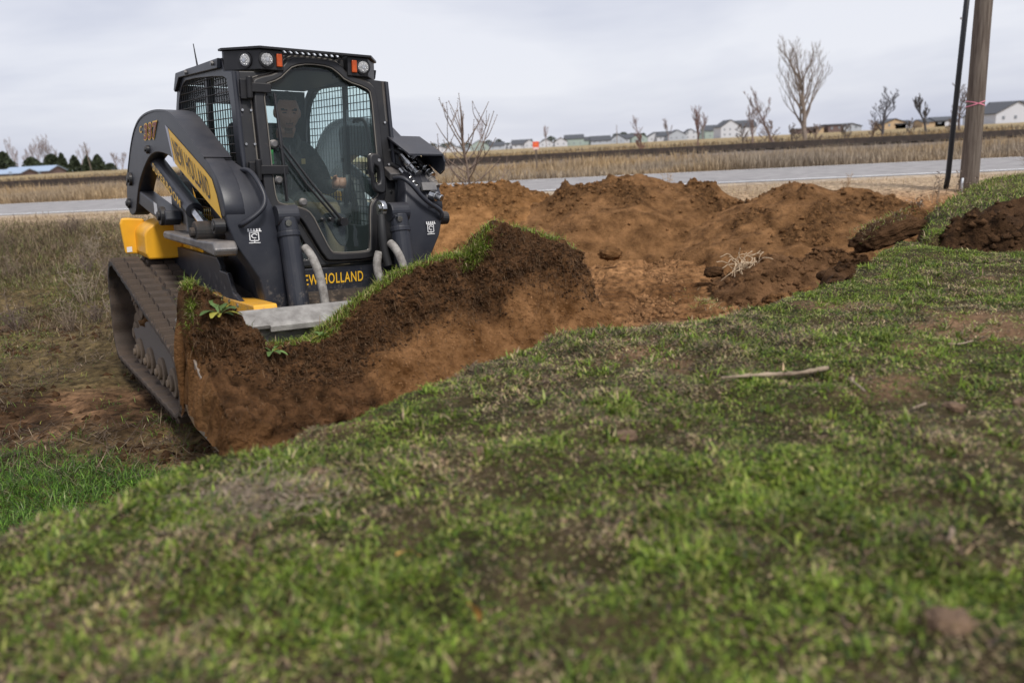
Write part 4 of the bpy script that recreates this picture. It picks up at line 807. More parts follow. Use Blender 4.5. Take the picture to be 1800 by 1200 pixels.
kn = np.array([0, .08, .20, .28, .36, .50, .64, .88, 1.0]); idx = np.clip(np.searchsorted(kn, vv[0], side='right') - 1, 0, 7); tt = (vv[0] - kn[idx]) / (kn[idx + 1] - kn[idx])
PXa = np.concatenate(PX, 1); PZa = np.concatenate(PZ, 1)
def cat(Pa): # Catmull-Rom through the profile knots
    p0 = Pa[:, np.maximum(idx - 1, 0)]; p1 = Pa[:, idx]; p2 = Pa[:, idx + 1]; p3 = Pa[:, np.minimum(idx + 2, 8)]; t = tt[None]
    return .5 * (2 * p1 + (p2 - p0) * t * .7 + (2 * p1 - 2 * p1 + 0) + (3 * (p2 - p1) * 2 - 2 * (p2 - p0) * .7 - (p3 - p1) * .7) * t ** 2 + ((p2 - p0) * .7 + (p3 - p1) * .7 - 4 * (p2 - p1)) * t ** 3)
SX, SZ = cat(PXa), cat(PZa); SY = np.repeat(yy, NV, 1) + 0 * SX
SY = SY + .22 * sstep(.6, 1.0, np.repeat(vv, NU, 0)) * sstep(1.0, 1.25, SY)
for (edge, sg) in ((-1.095, -1), (1.25, 1)):       # close the two ends
    t = np.clip(1 - np.abs(SY * 0 + yy - edge) / .035, 0, 1) ** 2; SZ = SZ * (1 - t) + (.20 + .16 * (SZ - .2)) * t; SX = SX * (1 - t) + (1.75 + .8 * (SX - 1.75)) * t
du = np.stack([np.gradient(SX, axis=0), np.gradient(SY, axis=0), np.gradient(SZ, axis=0)], -1); dv = np.stack([np.gradient(SX, axis=1), np.gradient(SY, axis=1), np.gradient(SZ, axis=1)], -1)
NN = np.cross(dv, du); NN /= np.linalg.norm(NN, axis=-1, keepdims=True) + 1e-9
if NN[NU // 2, int(NV * .6), 0] < 0: NN = -NN
dep = c - SZ                                           # depth below the turf
bnd = sstep(.10, .36, dep + .16 * fbm(SY * 2.2, SZ * 2.2, seed=211, o=3) + .16 * fbm(SY * 9, SZ * 9, seed=212, o=4) - .36 * sstep(-.15, -.70, SY)); bnd = np.where(vv < .25, 0, bnd)
bnd = np.maximum(bnd, .65 * sstep(-1.05, -1.075, SY) * sstep(.75, .5, SZ))
rough = (1 - bnd) * 1.0 + bnd * .50
topm = .35 + .65 * sstep(.24, .34, vv); disp = topm * rough * (.060 * fbm(SX * 5, SY * 5, SZ * 5, seed=221, o=3) + .060 * (np.abs(fbm(SX * 11, SY * 11, SZ * 11, seed=223, o=4)) - .25) + .020 * fbm(SX * 34, SY * 34, SZ * 34, seed=224, o=3)) + bnd * (.045 * fbm(SY * 6 + SZ * .8, SZ * 1.6, seed=225, o=4) + .02 * (np.abs(fbm(SX * 9, SY * 9, SZ * 7, seed=228, o=4)) - .2) + .012 * fbm(SX * 26, SY * 26, SZ * 18, seed=226, o=3))
disp = disp + .05 * np.exp(-((dep - .10) / .09) ** 2) * fbm(SY * 3.2, SZ * 3.2, seed=227) - .03 * np.exp(-((dep - .27) / .05) ** 2) * (1 - bnd)
V3 = np.stack([SX, SY, SZ], -1) + NN * disp[..., None]
msoil = material('bucket_soil', (.032, .016, .007), .97, var=(.175, .088, .040), scale=11, bump=1.0, bscale=40, bdist=.04, spec=.08, detail=10, ramp=(.34, .68), mixattr=('band', (.105, .047, .016), (.34, .175, .076), 6))
load = np_mesh('soil_load', V3.reshape(-1, 3), grid_faces(NU, NV), msoil, smooth=True, attr={'band': bnd.ravel()}); load.matrix_world = LM
tag(load, 'long slab of dark topsoil over tan subsoil heaped in the loader bucket', 'soil')
def on_load(y, v):
    i = np.clip(((y + 1.095) / 2.345 * (NU - 1)).astype(int), 0, NU - 1); j = np.clip((v * (NV - 1)).astype(int), 0, NV - 1); return V3[i, j]
# turf still growing on top of the slab
n = 15000; y = rng.uniform(-1.06, 1.24, n); v = rng.uniform(.10, .30, n)
dens = np.interp(y, [-1.08, -.98, -.80, -.72, -.60, -.45, -.1, .30, .42, .48, .60, .68, .78, 1.2, 1.26], [.25, .15, .02, .35, .8, .95, .8, .9, .6, .35, .25, .5, .75, .9, .9]) * (.35 + .9 * np.clip(.5 + 1.6 * fbm(y * 9, v * 3, seed=231), 0, 1)); vmax = np.interp(y, [-1.1, -.7, .3, .8, 1.26], [.28, .30, .295, .285, .285])
ok = (rng.random(n) < dens) & (v < vmax); y, v = y[ok], v[ok]; P = on_load(y, v); P2 = [P]; 
yb = rng.normal(.44, .045, 1500); vb = rng.uniform(.25, .37, 1500); P2.append(on_load(yb, vb))      # turf flap hanging over the face
yb = rng.normal(-1.03, .012, 260); vb = rng.normal(.27, .02, 260); P2.append(on_load(yb, vb)); yb = rng.normal(-1.055, .008, 420); vb = rng.normal(.40, .03, 420); P2.append(on_load(yb, vb))
P = np.concatenate(P2); n = len(P); colr, ci = pick(np.tile([1.0, 1.7, .3, .9, .3, .05, .15], (n, 1)))
blades('turf', P - np.array((0, 0, .004)), rng.uniform(.02, .060, n) * (1 + .6 * (rng.random(n) < .1)), rng.uniform(.0025, .005, n), rng.uniform(.3, 1.45, n), rng.uniform(.2, 1.3, n), colr, mblade, load)['kind'] = 'stuff'
n = 15000; y = rng.uniform(-1.08, 1.24, n); v = rng.uniform(.29, .66, n) + .25 * (rng.random(n) < .2); P = on_load(y, v); kc = rng.random(n)[:, None]
o = blades('root_fibres', P, rng.uniform(.012, .060, n), rng.uniform(.0008, .0018, n), rng.uniform(-1.3, .5, n), rng.uniform(-.6, .9, n), np.array((.085, .045, .025)) * (1 - kc) + np.array((.26, .165, .09)) * kc ** 2, mdry, load, az=rng.normal(R(-10), 1.1, n)); o['kind'] = 'stuff'
# crumbs of soil: lumps as small rough octahedra
def crumbs(name, P, r, mat, label, parent=None):
    n = len(P); D = np.array([(1, 0, 0), (0, 1, 0), (-1, 0, 0), (0, -1, 0), (0, 0, 1), (0, 0, -1.)]); T = np.array([(0, 1, 4), (1, 2, 4), (2, 3, 4), (3, 0, 4), (1, 0, 5), (2, 1, 5), (3, 2, 5), (0, 3, 5)])
    a = rng.uniform(0, 6.28, n); ca, sa = np.cos(a)[:, None], np.sin(a)[:, None]; sc = rng.uniform(.55, 1.25, (n, 6)) * np.asarray(r)[:, None]
    V = D[None] * sc[..., None]; X_ = V[..., 0] * ca - V[..., 1] * sa; Y_ = V[..., 0] * sa + V[..., 1] * ca; V = np.stack([X_, Y_, V[..., 2] * .8], -1) + P[:, None]
    o = np_mesh(name, V.reshape(-1, 3), (np.arange(n)[:, None, None] * 6 + T[None]).reshape(-1, 3), mat, parent, smooth=True); o['kind'] = 'stuff'
    if not parent: o['label'] = label; o['category'] = 'soil'
    return o
for hn, (hv, hc) in HV.items():
    m_ = 3000; i_ = rng.choice(len(hv), m_, p=(hc + .12) / (hc + .12).sum()); crumbs('clods', hv[i_], .005 + .045 * rng.random(m_) ** 4, bpy.data.objects[hn].data.materials[0], '', bpy.data.objects[hn])
mcr = material('soil_crumb', (.085, .042, .018), .97, var=(.32, .172, .080), scale=7, bump=.7, bscale=90, spec=.1)
n = 9000; y = rng.uniform(-1.06, 1.24, n); v = rng.uniform(.30, .72, n); bb = bnd[np.clip(((y + 1.095) / 2.345 * (NU - 1)).astype(int), 0, NU - 1), np.clip((v * (NV - 1)).astype(int), 0, NV - 1)]; ok = rng.random(n) > bb * 1.02 - .02; y, v = y[ok], v[ok]; n = len(y); crumbs('crumb', on_load(y, v), .002 + .013 * rng.random(n) ** 3, mdark, '', load)
n = 6000; y = rng.uniform(-1.0, 1.24, n); v = rng.uniform(.5, .95, n); bb = bnd[np.clip(((y + 1.095) / 2.345 * (NU - 1)).astype(int), 0, NU - 1), np.clip((v * (NV - 1)).astype(int), 0, NV - 1)]; ok = bb > .75; y, v = y[ok], v[ok]; n = len(y); crumbs('crumb', on_load(y, v) - np.array((.003, 0, 0)), .002 + .008 * rng.random(n) ** 3, mcr, '', load)
n = 24000; x = rng.uniform(-.6, 4.2, n); y = rng.uniform(4.3, 10, n); ok = (rng.random(n) < .15 + .85 * sstep(-.1, .35, fbm(x * 1.6, y * 1.6, seed=241))) & (lawn_sd(x, y) < -.1) & (np.interp(x * 0 + 1, [0, 1], [0, 1]) > 0) & (np.hypot((x - 1.60) / .45, (y - 6.05) / .3) > 1); x, y = x[ok], y[ok]
xx = rng.uniform(.3, 2.3, 9000); yx = rng.uniform(5.6, 9.4, 9000); ok = (np.hypot((xx - 1.6) / .45, (yx - 6.05) / .3) > 1) & (rng.random(9000) < .25 + .75 * sstep(-.2, .2, fbm(xx * 3, yx * 3, seed=245))); x, y = np.r_[x, xx[ok]], np.r_[y, yx[ok]]
crumbs('soil_crumbs', np.c_[x, y, ground_z(x, y)], .005 + .036 * rng.random(len(x)) ** 4, mcr, 'loose brown crumbs of soil scattered over the dug floor')
n = 9000; y = rng.uniform(4.0, 8.0, n); x = rng.uniform(-.72, -.26, n) * y - .2; ok = rng.random(n) < sstep(-.15, .35, fbm(x * 1.5, y * 1.5, seed=243)); x, y = x[ok], y[ok]; n = len(x); crumbs('soil_crumbs', np.c_[x, y, ground_z(x, y) - .004], .003 + .05 * rng.random(n) ** 6, mdark, 'dark soil crumbs on the churned ground left of the loader')

# weed rosettes growing in the slab
wleaf = blade_mat('weed_leaf', .25, .5)
def rosette(name, loc, n, ln, label, col=(.11, .18, .055), par=None):
    V = []; F = []; C_ = []; rr = random.Random(hash(label) % 1000 if False else len(label))
    for k in range(n):
        a = k / n * 6.28 + rr.uniform(-.3, .3); l = ln * rr.uniform(.6, 1.1); e = rr.uniform(.35, 1.1); b = len(V); w = l * .16; cc = np.array(col) * rr.uniform(.7, 1.35)
        if rr.random() < .2: cc = np.array((.35, .33, .06))
        for i in range(7):
            t = i / 6; wd = w * (math.sin(math.pi * min(1, t * .9 + .06)) ** .8) * (.35 if t < .35 else 1) + .001; ee = e - 1.3 * t
            px = sum(math.cos(e - 1.3 * (q / 6)) for q in range(i)) / 6 * l; pz = sum(math.sin(e - 1.3 * (q / 6)) for q in range(i)) / 6 * l
            for sgn in (-1, 1): V.append((px * math.cos(a) - sgn * wd * math.sin(a), px * math.sin(a) + sgn * wd * math.cos(a), pz + .15 * wd)); C_.append(cc)
        F += [(b + 2 * i, b + 2 * i + 2, b + 2 * i + 3, b + 2 * i + 1) for i in range(6)]
    o = np_mesh(name, np.array(V), np.array(F), wleaf, smooth=True, attr={'col': np.array(C_)}); o.location = loc; return tag(o, label, 'weed')
def ldr(p): return LM @ Vector(p)
def load_pt(y, v): return ldr(on_load(np.array([y]), np.array([v]))[0])
rosette('broadleaf_weed', load_pt(-.93, .44), 15, .125, 'broadleaf weed with long green leaves rooted in the left end of the soil slab')
rosette('broadleaf_weed', load_pt(-.72, .34), 7, .09, 'small leafy weed on the low part of the soil slab below the bucket rail', (.13, .21, .06))
rosette('broadleaf_weed', load_pt(-.44, .27), 7, .07, 'little light green weed in the turf edge of the soil slab', (.15, .24, .07))

# ------------------------------------------------------------------ the operator (in loader axes)
def ellipsoid(mb, c, r, nu=20, nv=14, M=None, fn=None):
    V = []; F = []
    for j in range(nv + 1):
        th = math.pi * j / nv
        for i in range(nu):
            ph = 2 * math.pi * i / nu; d = Vector((math.sin(th) * math.cos(ph), math.sin(th) * math.sin(ph), math.cos(th))); p = Vector((d.x * r[0], d.y * r[1], d.z * r[2]))
            if fn: p = fn(p, d)
            if M: p = M @ p
            V.append(p + Vector(c))
    for j in range(nv):
        for i in range(nu): F.append((j * nu + i, (j + 1) * nu + i, (j + 1) * nu + (i + 1) % nu, j * nu + (i + 1) % nu))
    mb.add(V, F)
HC = Vector((.085, .018, 1.752)); HM = (Matrix.Rotation(R(-10), 3, 'Z') @ Matrix.Rotation(R(9), 3, 'Y'))
def head_fn(p, d):
    z = p.z; q = p.copy(); f = max(0, d.x)
    if z < -.02: k = (-.02 - z) / .10; q.y *= 1 - .30 * min(k, 1) ** 1.3; q.x = q.x * (1 - .12 * k) + (.012 * k if d.x > 0 else .03 * k)
    g = lambda yc, zc, sy, sz: math.exp(-((p.y - yc) / sy) ** 2 - ((z - zc) / sz) ** 2)
    q.x += f * (.026 * g(0, -.030, .013, .022) + .012 * g(0, -.005, .011, .03) + .010 * g(0, .030, .05, .012) + .010 * g(0, -.068, .025, .010) - .014 * g(.032, .008, .018, .014) - .014 * g(-.032, .008, .018, .014) + .012 * g(0, -.105, .028, .018) - .006 * g(0, -.085, .03, .007))
    return q
body = MB()
ellipsoid(body, HC, (.098, .078, .122), 40, 30, HM, head_fn)
for sg in (-1, 1): ellipsoid(body, HC + HM @ Vector((-.008, sg * .080, -.008)), (.020, .010, .032), 10, 8)
nb = Vector((-.03, .018, 1.56)); body.tube([nb + Vector((-.01, 0, -.05)), nb + Vector((.02, 0, .03)), HC + Vector((-.015, 0, -.09))], [.070, .060, .058], 18)
body.tube([(-.17, .03, 1.06), (-.17, .03, 1.14), (-.15, .03, 1.24), (-.12, .03, 1.36), (-.09, .03, 1.46), (-.07, .025, 1.54), (-.05, .02, 1.585)], [.15, .165, .155, .165, .165, .115, .07], 24)
def limb(pts, rr): body.tube(smooth_line(pts, 2), list(np.interp(np.linspace(0, 1, len(smooth_line(pts, 2))), np.linspace(0, 1, len(rr)), rr)), 16)
SH = []
for sg, jy in ((-1, -.26), (1, .275)):
    sh = (-.08, .02 + sg * .155, 1.50); el = (-.02, .03 + sg * .275, 1.26); wr = (.225, jy, 1.285)
    limb([(-.08, .02 + sg * .08, 1.50), sh, ((sh[0] + el[0]) / 2 - .01, (sh[1] + el[1]) / 2 + sg * .03, 1.39), el, ((el[0] + wr[0]) / 2, (el[1] + wr[1]) / 2, 1.265), wr], [.085, .085, .066, .056, .047, .034])
    limb([(-.12, .03 + sg * .09, 1.12), (.10, .03 + sg * .13, 1.14), (.34, .03 + sg * .15, 1.13)], [.105, .095, .075]); limb([(.34, .03 + sg * .15, 1.13), (.43, .03 + sg * .15, .98), (.42, .03 + sg * .15, .79)], [.073, .060, .050]); body.tube([(.36, .03 + sg * .15, .775), (.46, .03 + sg * .15, .78), (.58, .03 + sg * .15, .765)], [.05, .05, .035], 12)
    palm = Vector((.265, jy - sg * .006, 1.295)); ellipsoid(body, palm, (.045, .026, .042), 14, 10)
    for k in range(4):     # fingers curled round the stick
        z = 1.325 - k * .019; ln = (.95, 1.05, 1.0, .8)[k]
        body.tube(smooth_line([(.285, jy + sg * .020, z), (.285 + .045 * ln, jy + sg * .032, z), (.285 + .070 * ln, jy + sg * .012, z - .003), (.285 + .062 * ln, jy - sg * .022, z - .006)], 1), [.0105, .0105, .010, .0095, .009, .0085, .0075, .007][:len(smooth_line([0, 1, 2, 3], 1)) if False else 8], 8)
    body.tube(smooth_line([(.262, jy - sg * .022, 1.315), (.290, jy - sg * .034, 1.335), (.318, jy - sg * .020, 1.345)], 1), [.012, .0115, .011, .010, .009, .008], 8)
skin = material('skin', (.42, .225, .155), .55, var=(.36, .175, .12), scale=14, spec=.35); jacket = material('canvas_jacket', (.040, .043, .042), .9, var=(.070, .070, .064), scale=16, bump=.6, bscale=30, bdist=.012); jeans = material('work_trousers', (.16, .12, .07), .9, var=(.11, .085, .055), scale=12, bump=.4, bscale=40)
hairm = material('dark_hair', (.018, .012, .009), .7, var=(.04, .027, .019), scale=60, bump=.9, bscale=160)
tmp = body.build('tmp'); md = tmp.modifiers.new('r', 'REMESH'); md.mode = 'VOXEL'; md.voxel_size = .008; md2 = tmp.modifiers.new('s', 'SMOOTH'); md2.factor = .5; md2.iterations = 2
bpy.context.view_layer.update(); me = bpy.data.meshes.new_from_object(tmp.evaluated_get(_dg())); bpy.data.objects.remove(tmp)
person = link('person', me, None, None, True); person.matrix_world = LM
for m in (jacket, skin, jeans, hairm, material('stubble', (.19, .105, .075), .8), material('lips', (.33, .15, .115), .6)): me.materials.append(m)
cen = np.empty(len(me.polygons) * 3); me.polygons.foreach_get('center', cen); cen = cen.reshape(-1, 3); mi = np.zeros(len(cen), np.int32)
mi[(cen[:, 2] > 1.615) | ((cen[:, 2] > 1.59) & (cen[:, 0] > .015))] = 1; mi[(cen[:, 0] > .228) & (cen[:, 2] > 1.235) & (np.abs(cen[:, 1]) > .2)] = 1; mi[(cen[:, 2] < 1.17) & ((cen[:, 0] > .02) | (cen[:, 2] < 1.12))] = 2
hl = (cen - np.array(HC)) @ np.array(HM); hx, hy, hz = hl.T; hy = np.abs(hy); fr = (hx > .03) & (cen[:, 2] > 1.6)
mi[fr & (((hy < .026) & (hz < -.094) & (hz > -.135)) | ((hy < .024) & (hz > -.068) & (hz < -.058)))] = 4
mi[fr & (hy < .020) & (hz < -.071) & (hz > -.082)] = 5; mi[fr & (((hy > .014) & (hy < .050) & (hz > .019) & (hz < .030)) | ((hy > .020) & (hy < .043) & (hz > .000) & (hz < .007)))] = 3
me.polygons.foreach_set('material_index', mi)
tag(person, 'person in a dark work jacket seated at the controls inside the cab', 'person')
hr = MB()
def hair_fn(p, d):
    q = head_fn(p, d) * 1.0; k = 1.07 + .02 * math.sin(d.y * 40 + d.x * 31); return Vector((q.x * k - .003, q.y * k, q.z * k + .003)) if (d.z > .66 - .40 * (d.x < .25) - .45 * (d.x < -.05)) else q * .94
ellipsoid(hr, HC, (.098, .078, .122), 48, 36, HM, hair_fn); hr.build('hair', hairm, person, smooth=True)
bd = MB()
def beard_fn(p, d):
    q = head_fn(p, d); on = d.x > .2 and ((abs(p.y) < .030 and p.z < -.092) or (abs(p.y) < .030 and abs(p.z + .064) < .007) or (.024 < abs(p.y) < .032 and -.1 < p.z < -.06)); return (q * 1.022 + Vector((.001, 0, 0))) if on else q * .93

eb = MB()
for sg in (-1, 1):
    P_ = [HC + HM @ head_fn(Vector((.098 * math.cos(a) * .98, .078 * math.sin(a), .026 - .006 * abs(a) * 1.2)), Vector((math.cos(a), math.sin(a), .2))) for a in [sg * t for t in (.18, .32, .48, .62, .75)]]
    eb.tube([p + HM @ Vector((.001, 0, 0)) for p in P_], [.004, .0055, .0055, .0045, .003], 6)
    P_ = [HC + HM @ head_fn(Vector((.096 * math.cos(a), .078 * math.sin(a), .006)), Vector((math.cos(a), math.sin(a), .05))) for a in [sg * t for t in (.28, .42, .56)]]
    eb.tube([p + HM @ Vector((.001, 0, 0)) for p in P_], [.002, .004, .002], 6)

col_ = MB(); col_.tube(smooth_line([(.035, .085, 1.50), (.03, .115, 1.575), (-.06, .105, 1.635), (-.13, .02, 1.645), (-.06, -.070, 1.635), (.03, -.08, 1.575), (.035, -.045, 1.50)], 2), .016, 8); col_.build('collar', material('collar_cloth', (.085, .083, .078), .9), person, smooth=True)
MB().tube([(.075, .025, 1.54), (.088, .028, 1.42), (.05, .03, 1.25)], .003, 6).build('zip', greysteel, person)
MB().box((.070, .118, 1.435), (.006, .034, .036), Matrix.Rotation(R(25), 3, 'Z')).build('chest_patch', material('patch', (.35, .27, .12), .8), person)
# ------------------------------------------------------------------ utility pole, guy guard, weeds by the pole
wood = material('pole_wood', (.085, .062, .047), .9, var=(.19, .155, .125), scale=6, bump=.7, bscale=25, bdist=.01)
t_ = wood.node_tree; mpn = N(t_, 'ShaderNodeMapping'); mpn.inputs['Scale'].default_value = (6, 6, .35)
for nd in t_.nodes:
    if nd.type == 'TEX_NOISE': t_.links.new(mpn.outputs[0], nd.inputs['Vector'])
t_.links.new([n for n in t_.nodes if n.type == 'TEX_COORD'][0].outputs['Object'], mpn.inputs[0])
pole = MB().tube([(0, 0, -.35), (0, 0, .05), (.004, 0, .8), (.0, 0, 2.0), (.012, 0, 4.0), (.02, 0, 7.5)], [.124, .119, .112, .107, .100, .09], 28).build('utility_pole', wood, smooth=True); pole.location = (6.40, 11.1, .63)
tag(pole, 'weathered brown wooden utility pole standing beside the road', 'utility pole')
pink = material('pink_tape', (.75, .25, .33), .6)
for sg in (-1, 1):
    pts = [(.1155 * math.cos(a), .1155 * math.sin(a), 1.075 + sg * .035 * math.cos(a + .2)) for a in np.linspace(0, 2 * math.pi, 33)]; m = MB(); V = []
    for p in pts: V += [(p[0], p[1], p[2] - .007), (p[0], p[1], p[2] + .007)]
    m.add(V, [(2 * i, 2 * i + 2, 2 * i + 3, 2 * i + 1) for i in range(32)]); m.build('marking_tape', pink, pole)
cm = MB().tube([(-.122, -.05, -.2), (-.123, -.05, .02), (-.118, -.05, .10)], .016, 8).build('conduit', material('galvanised', (.5, .52, .55), .5, .3), pole, smooth=True)
plast = material('black_plastic', (.012, .012, .014), .4)
gg = MB().tube([(6.315, 11.55, .45), (6.335, 11.52, .72), (6.355, 11.48, 2.1), (6.38, 11.4, 4.2)], .036, 14).build('guy_wire_guard', plast, smooth=True); tag(gg, 'long black plastic guy wire guard rising beside the wooden pole', 'guy guard')
MB().tube([(6.3545, 11.481, 2.83), (6.356, 11.48, 2.855)], .038, 14).build('band', white, gg)
MB().tube([(6.38, 11.4, 4.2), (6.41, 11.2, 7.9)], .006, 6).build('guy_wire', greysteel, gg)

# ------------------------------------------------------------------ bare trees
def bare_tree(name, loc, h, label, seed, trunk_r, cat='tree', spread=.5, levels=4, n0=7, upcurve=.35, start=.25, col=(.10, .075, .06), lean=0.0, group=None, thin=1.0, dense=3, scale_w=1.0, long=1.0):
    rr = random.Random(seed); t = empty(name, loc); tag(t, label, cat, group); mat = MATS.get('bark%s' % (col,)) or material('bark%s' % (col,), col, .9, var=tuple(min(1, c * 1.8) for c in col), scale=9, bump=.4, bscale=60)
    tr = MB(); br = MB()
    def seg(p, d, L_, r, lev, mb):
        pts = [p]; n = 5; dd = d.copy()
        for i in range(n):
            dd = (dd + Vector((rr.gauss(0, .10), rr.gauss(0, .10), upcurve * .35 if lev else 0))).normalized(); pts.append(pts[-1] + dd * L_ / n)
        rs = [max(r * (1 - .80 * i / n), .0035 * thin) for i in range(n + 1)]; mb.tube(pts, rs, 7 if lev == 0 else (5 if lev == 1 else 3), cap=False)
        if lev >= levels: return
        k = n0 if lev == 0 else max(2, int(dense + rr.random() * 1.6))
        for j in range(k):
            f = start + (1 - start) * (j + rr.random() * .8) / k if lev == 0 else .25 + .75 * (j + rr.random()) / k
            f = min(f, .99); i = min(int(f * n), n - 1); q = pts[i].lerp(pts[i + 1], f * n - i); base = (pts[i + 1] - pts[i]).normalized()
            a = rr.uniform(0, 6.28); side = Vector((math.cos(a), math.sin(a), 0)); ang = spread * rr.uniform(.6, 1.3) * (1.25 - .4 * f if lev == 0 else 1.0)
            nd = (base * math.cos(ang) + side * math.sin(ang) * scale_w); nd.normalize()
            seg(q, nd, L_ * (.62 * long if lev == 0 else .58) * rr.uniform(.7, 1.1) * (1.15 - .45 * f), max(r * .45 * (1.1 - .5 * f), .0035 * thin), lev + 1, br)
    seg(Vector((0, 0, -.05)), Vector((lean, 0, 1)).normalized(), h * .8, trunk_r, 0, tr)
    tr.build('trunk', mat, t); br.build('crown', mat, t); return t
# the pruned sapling behind the heap
t = empty('bare_sapling', (-.50, 12.0, .50)); tag(t, 'bare pruned sapling with upright twigs behind the orange soil heap', 'tree'); bk = material('sapling_bark', (.145, .105, .082), .85, var=(.24, .18, .14), scale=20)
rr = random.Random(5); tr = MB(); br = MB()
tk = smooth_line([(0, 0, -.1), (.005, 0, .35), (-.03, .0, .75), (-.07, 0, 1.15), (-.06, 0, 1.52)], 2); tr.tube(tk, list(np.linspace(.026, .008, len(tk))), 8); tr.build('trunk', bk, t)
def twig(p, d, L_, r, up, lev):
    pts = [Vector(p)]; dd = Vector(d).normalized()
    for i in range(9): dd = (dd + Vector((rr.gauss(0, .05), rr.gauss(0, .05), up))).normalized(); pts.append(pts[-1] + dd * L_ / 9)
    br.tube(pts, [r * (1 - .6 * i / 9) for i in range(10)], 5)
    for q in pts[3:]:
        if rr.random() < .8: e = q + Vector((rr.gauss(0, .012), rr.gauss(0, .012), .008)); br.tube([q, e], [.004, .003], 4)
    br.tube([pts[-1], pts[-1] + dd * .012], [.007, .005], 5)
    if lev:
        for k in range(lev):
            i = rr.randint(3, 7); a = rr.uniform(0, 6.28); twig(pts[i], (math.cos(a) * .8, math.sin(a) * .8, .6), L_ * rr.uniform(.35, .6), r * .6, .12, 0)
for i in range(24):
    f = i / 23; z = .10 + 1.0 * f; a = i * 2.4; x0 = float(np.interp(z, [0, .35, .75, 1.15], [0, .005, -.03, -.07])); k = 1 - .55 * f
    twig((x0, 0, z), (math.cos(a) * k * 1.4, math.sin(a) * k, .06 + .7 * f), rr.uniform(.55, 1.0) * (1 - .25 * f), .0115, .085, 1 if i % 2 else 2)
for (dx, l, x0) in ((-.10, .55, -.07), (.02, .50, -.065), (-.04, .62, -.07), (.12, .42, -.06)): twig((x0, 0, 1.12), (dx, 0, 1), l, .010, .03, 0)
twig((-.01, 0, .62), (.55, .05, .8), .95, .012, .05, 1)
br.build('crown', bk, t)
gz = lambda x, y: float(ground_z(np.array(x), np.array(y), False))
bare_tree('bare_tree', (27.8, 75, gz(27.8, 75)), 7.6, 'tall bare tree with upswept fan of branches standing in the field', 11, .26, spread=.50, n0=15, levels=4, upcurve=.34, start=.16, col=(.15, .12, .10), lean=.02, thin=2.2, dense=4, long=1.25)
bare_tree('bare_shrub_tree', (24.6, 74, gz(24.6, 74)), 4.6, 'leaning bare tree at the foot of the tall bare tree', 12, .14, spread=.6, levels=4, col=(.15, .11, .10), lean=-.35, thin=4)
bare_tree('bare_shrub_tree', (22.4, 73, gz(22, 73)), 3.2, 'low twiggy bare tree left of the tall bare tree', 13, .10, spread=.7, n0=9, levels=4, col=(.15, .11, .10), thin=4, start=.1)
bare_tree('bare_shrub_tree', (17.2, 72, gz(17, 72)), 3.0, 'narrow reddish bare tree standing alone by the railway', 14, .08, spread=.35, n0=14, levels=3, col=(.13, .075, .065), thin=4.5, start=.25, dense=3)
bare_tree('bare_shrub_tree', (36.3, 78, gz(36, 78)), 4.1, 'dark spreading bare tree by the brick building', 15, .16, spread=.75, n0=9, levels=4, col=(.055, .05, .055), thin=5, start=.15)
bare_tree('bare_shrub_tree', (41.5, 80, gz(41, 80)), 3.6, 'dark narrow bare tree hung with old leaves', 16, .14, spread=.3, n0=12, levels=4, col=(.05, .045, .045), thin=8, start=.2)
bare_tree('bare_shrub_tree', (44.8, 80, gz(44, 80)), 3.9, 'round brown bare tree between the narrow tree and the pole', 17, .15, spread=.8, n0=9, levels=4, col=(.10, .075, .068), thin=5, start=.2)
bare_tree('bare_shrub_tree', (10.9, 64, gz(10.9, 64)), 1.5, 'low dark red bush on the railway bank', 18, .06, spread=.9, n0=12, levels=3, col=(.10, .04, .035), thin=5, start=.05, cat='bush')
for i, (x, y, h, w) in enumerate([(20.6, 70, 1.7, .9), (23.2, 71, 2.0, 1.0), (25.4, 71.5, 1.6, .9), (27.2, 71, 1.5, 1.0), (30.2, 72, 1.4, .9), (33.5, 74, 1.6, 1.0), (38.6, 77, 1.5, .9), (43.0, 78, 1.4, 1.0)]):
    bare_tree('brush_bush', (x, y, gz(x, y)), h, 'low brown brush between the bare trees in the field', 90 + i, .05, spread=w, n0=11, levels=3, col=(.13, .095, .08) if i % 2 else (.10, .08, .07), thin=6, start=.02, cat='bush', group='brush around the bare trees', dense=3)
for i, (px, h) in enumerate([(846, 11), (960, 8), (1120, 9), (1175, 8), (1235, 9)]):
    Y_ = 330; bare_tree('far_bare_tree', ((px - 882) / 1437 * Y_, Y_, 1.2), h, 'hazy bare tree showing above the far roofs', 30 + i, .2, spread=.5, n0=8, levels=3, col=(.20, .165, .17), thin=18, group='bare trees above the far roofs')
for i, (px, h) in enumerate([(36, 12.5), (50, 10.5), (86, 12.5), (105, 12), (72, 11), (140, 10), (205, 6.5), (215, 6)]):
    Y_ = 300; bare_tree('far_bare_tree', ((px - 882) / 1437 * Y_, Y_, .6), h, 'bare pale tree rising behind the dark evergreens', 50 + i, .25, spread=.45, n0=8, levels=3, col=(.20, .165, .16), thin=16, group='bare trees behind the evergreens')
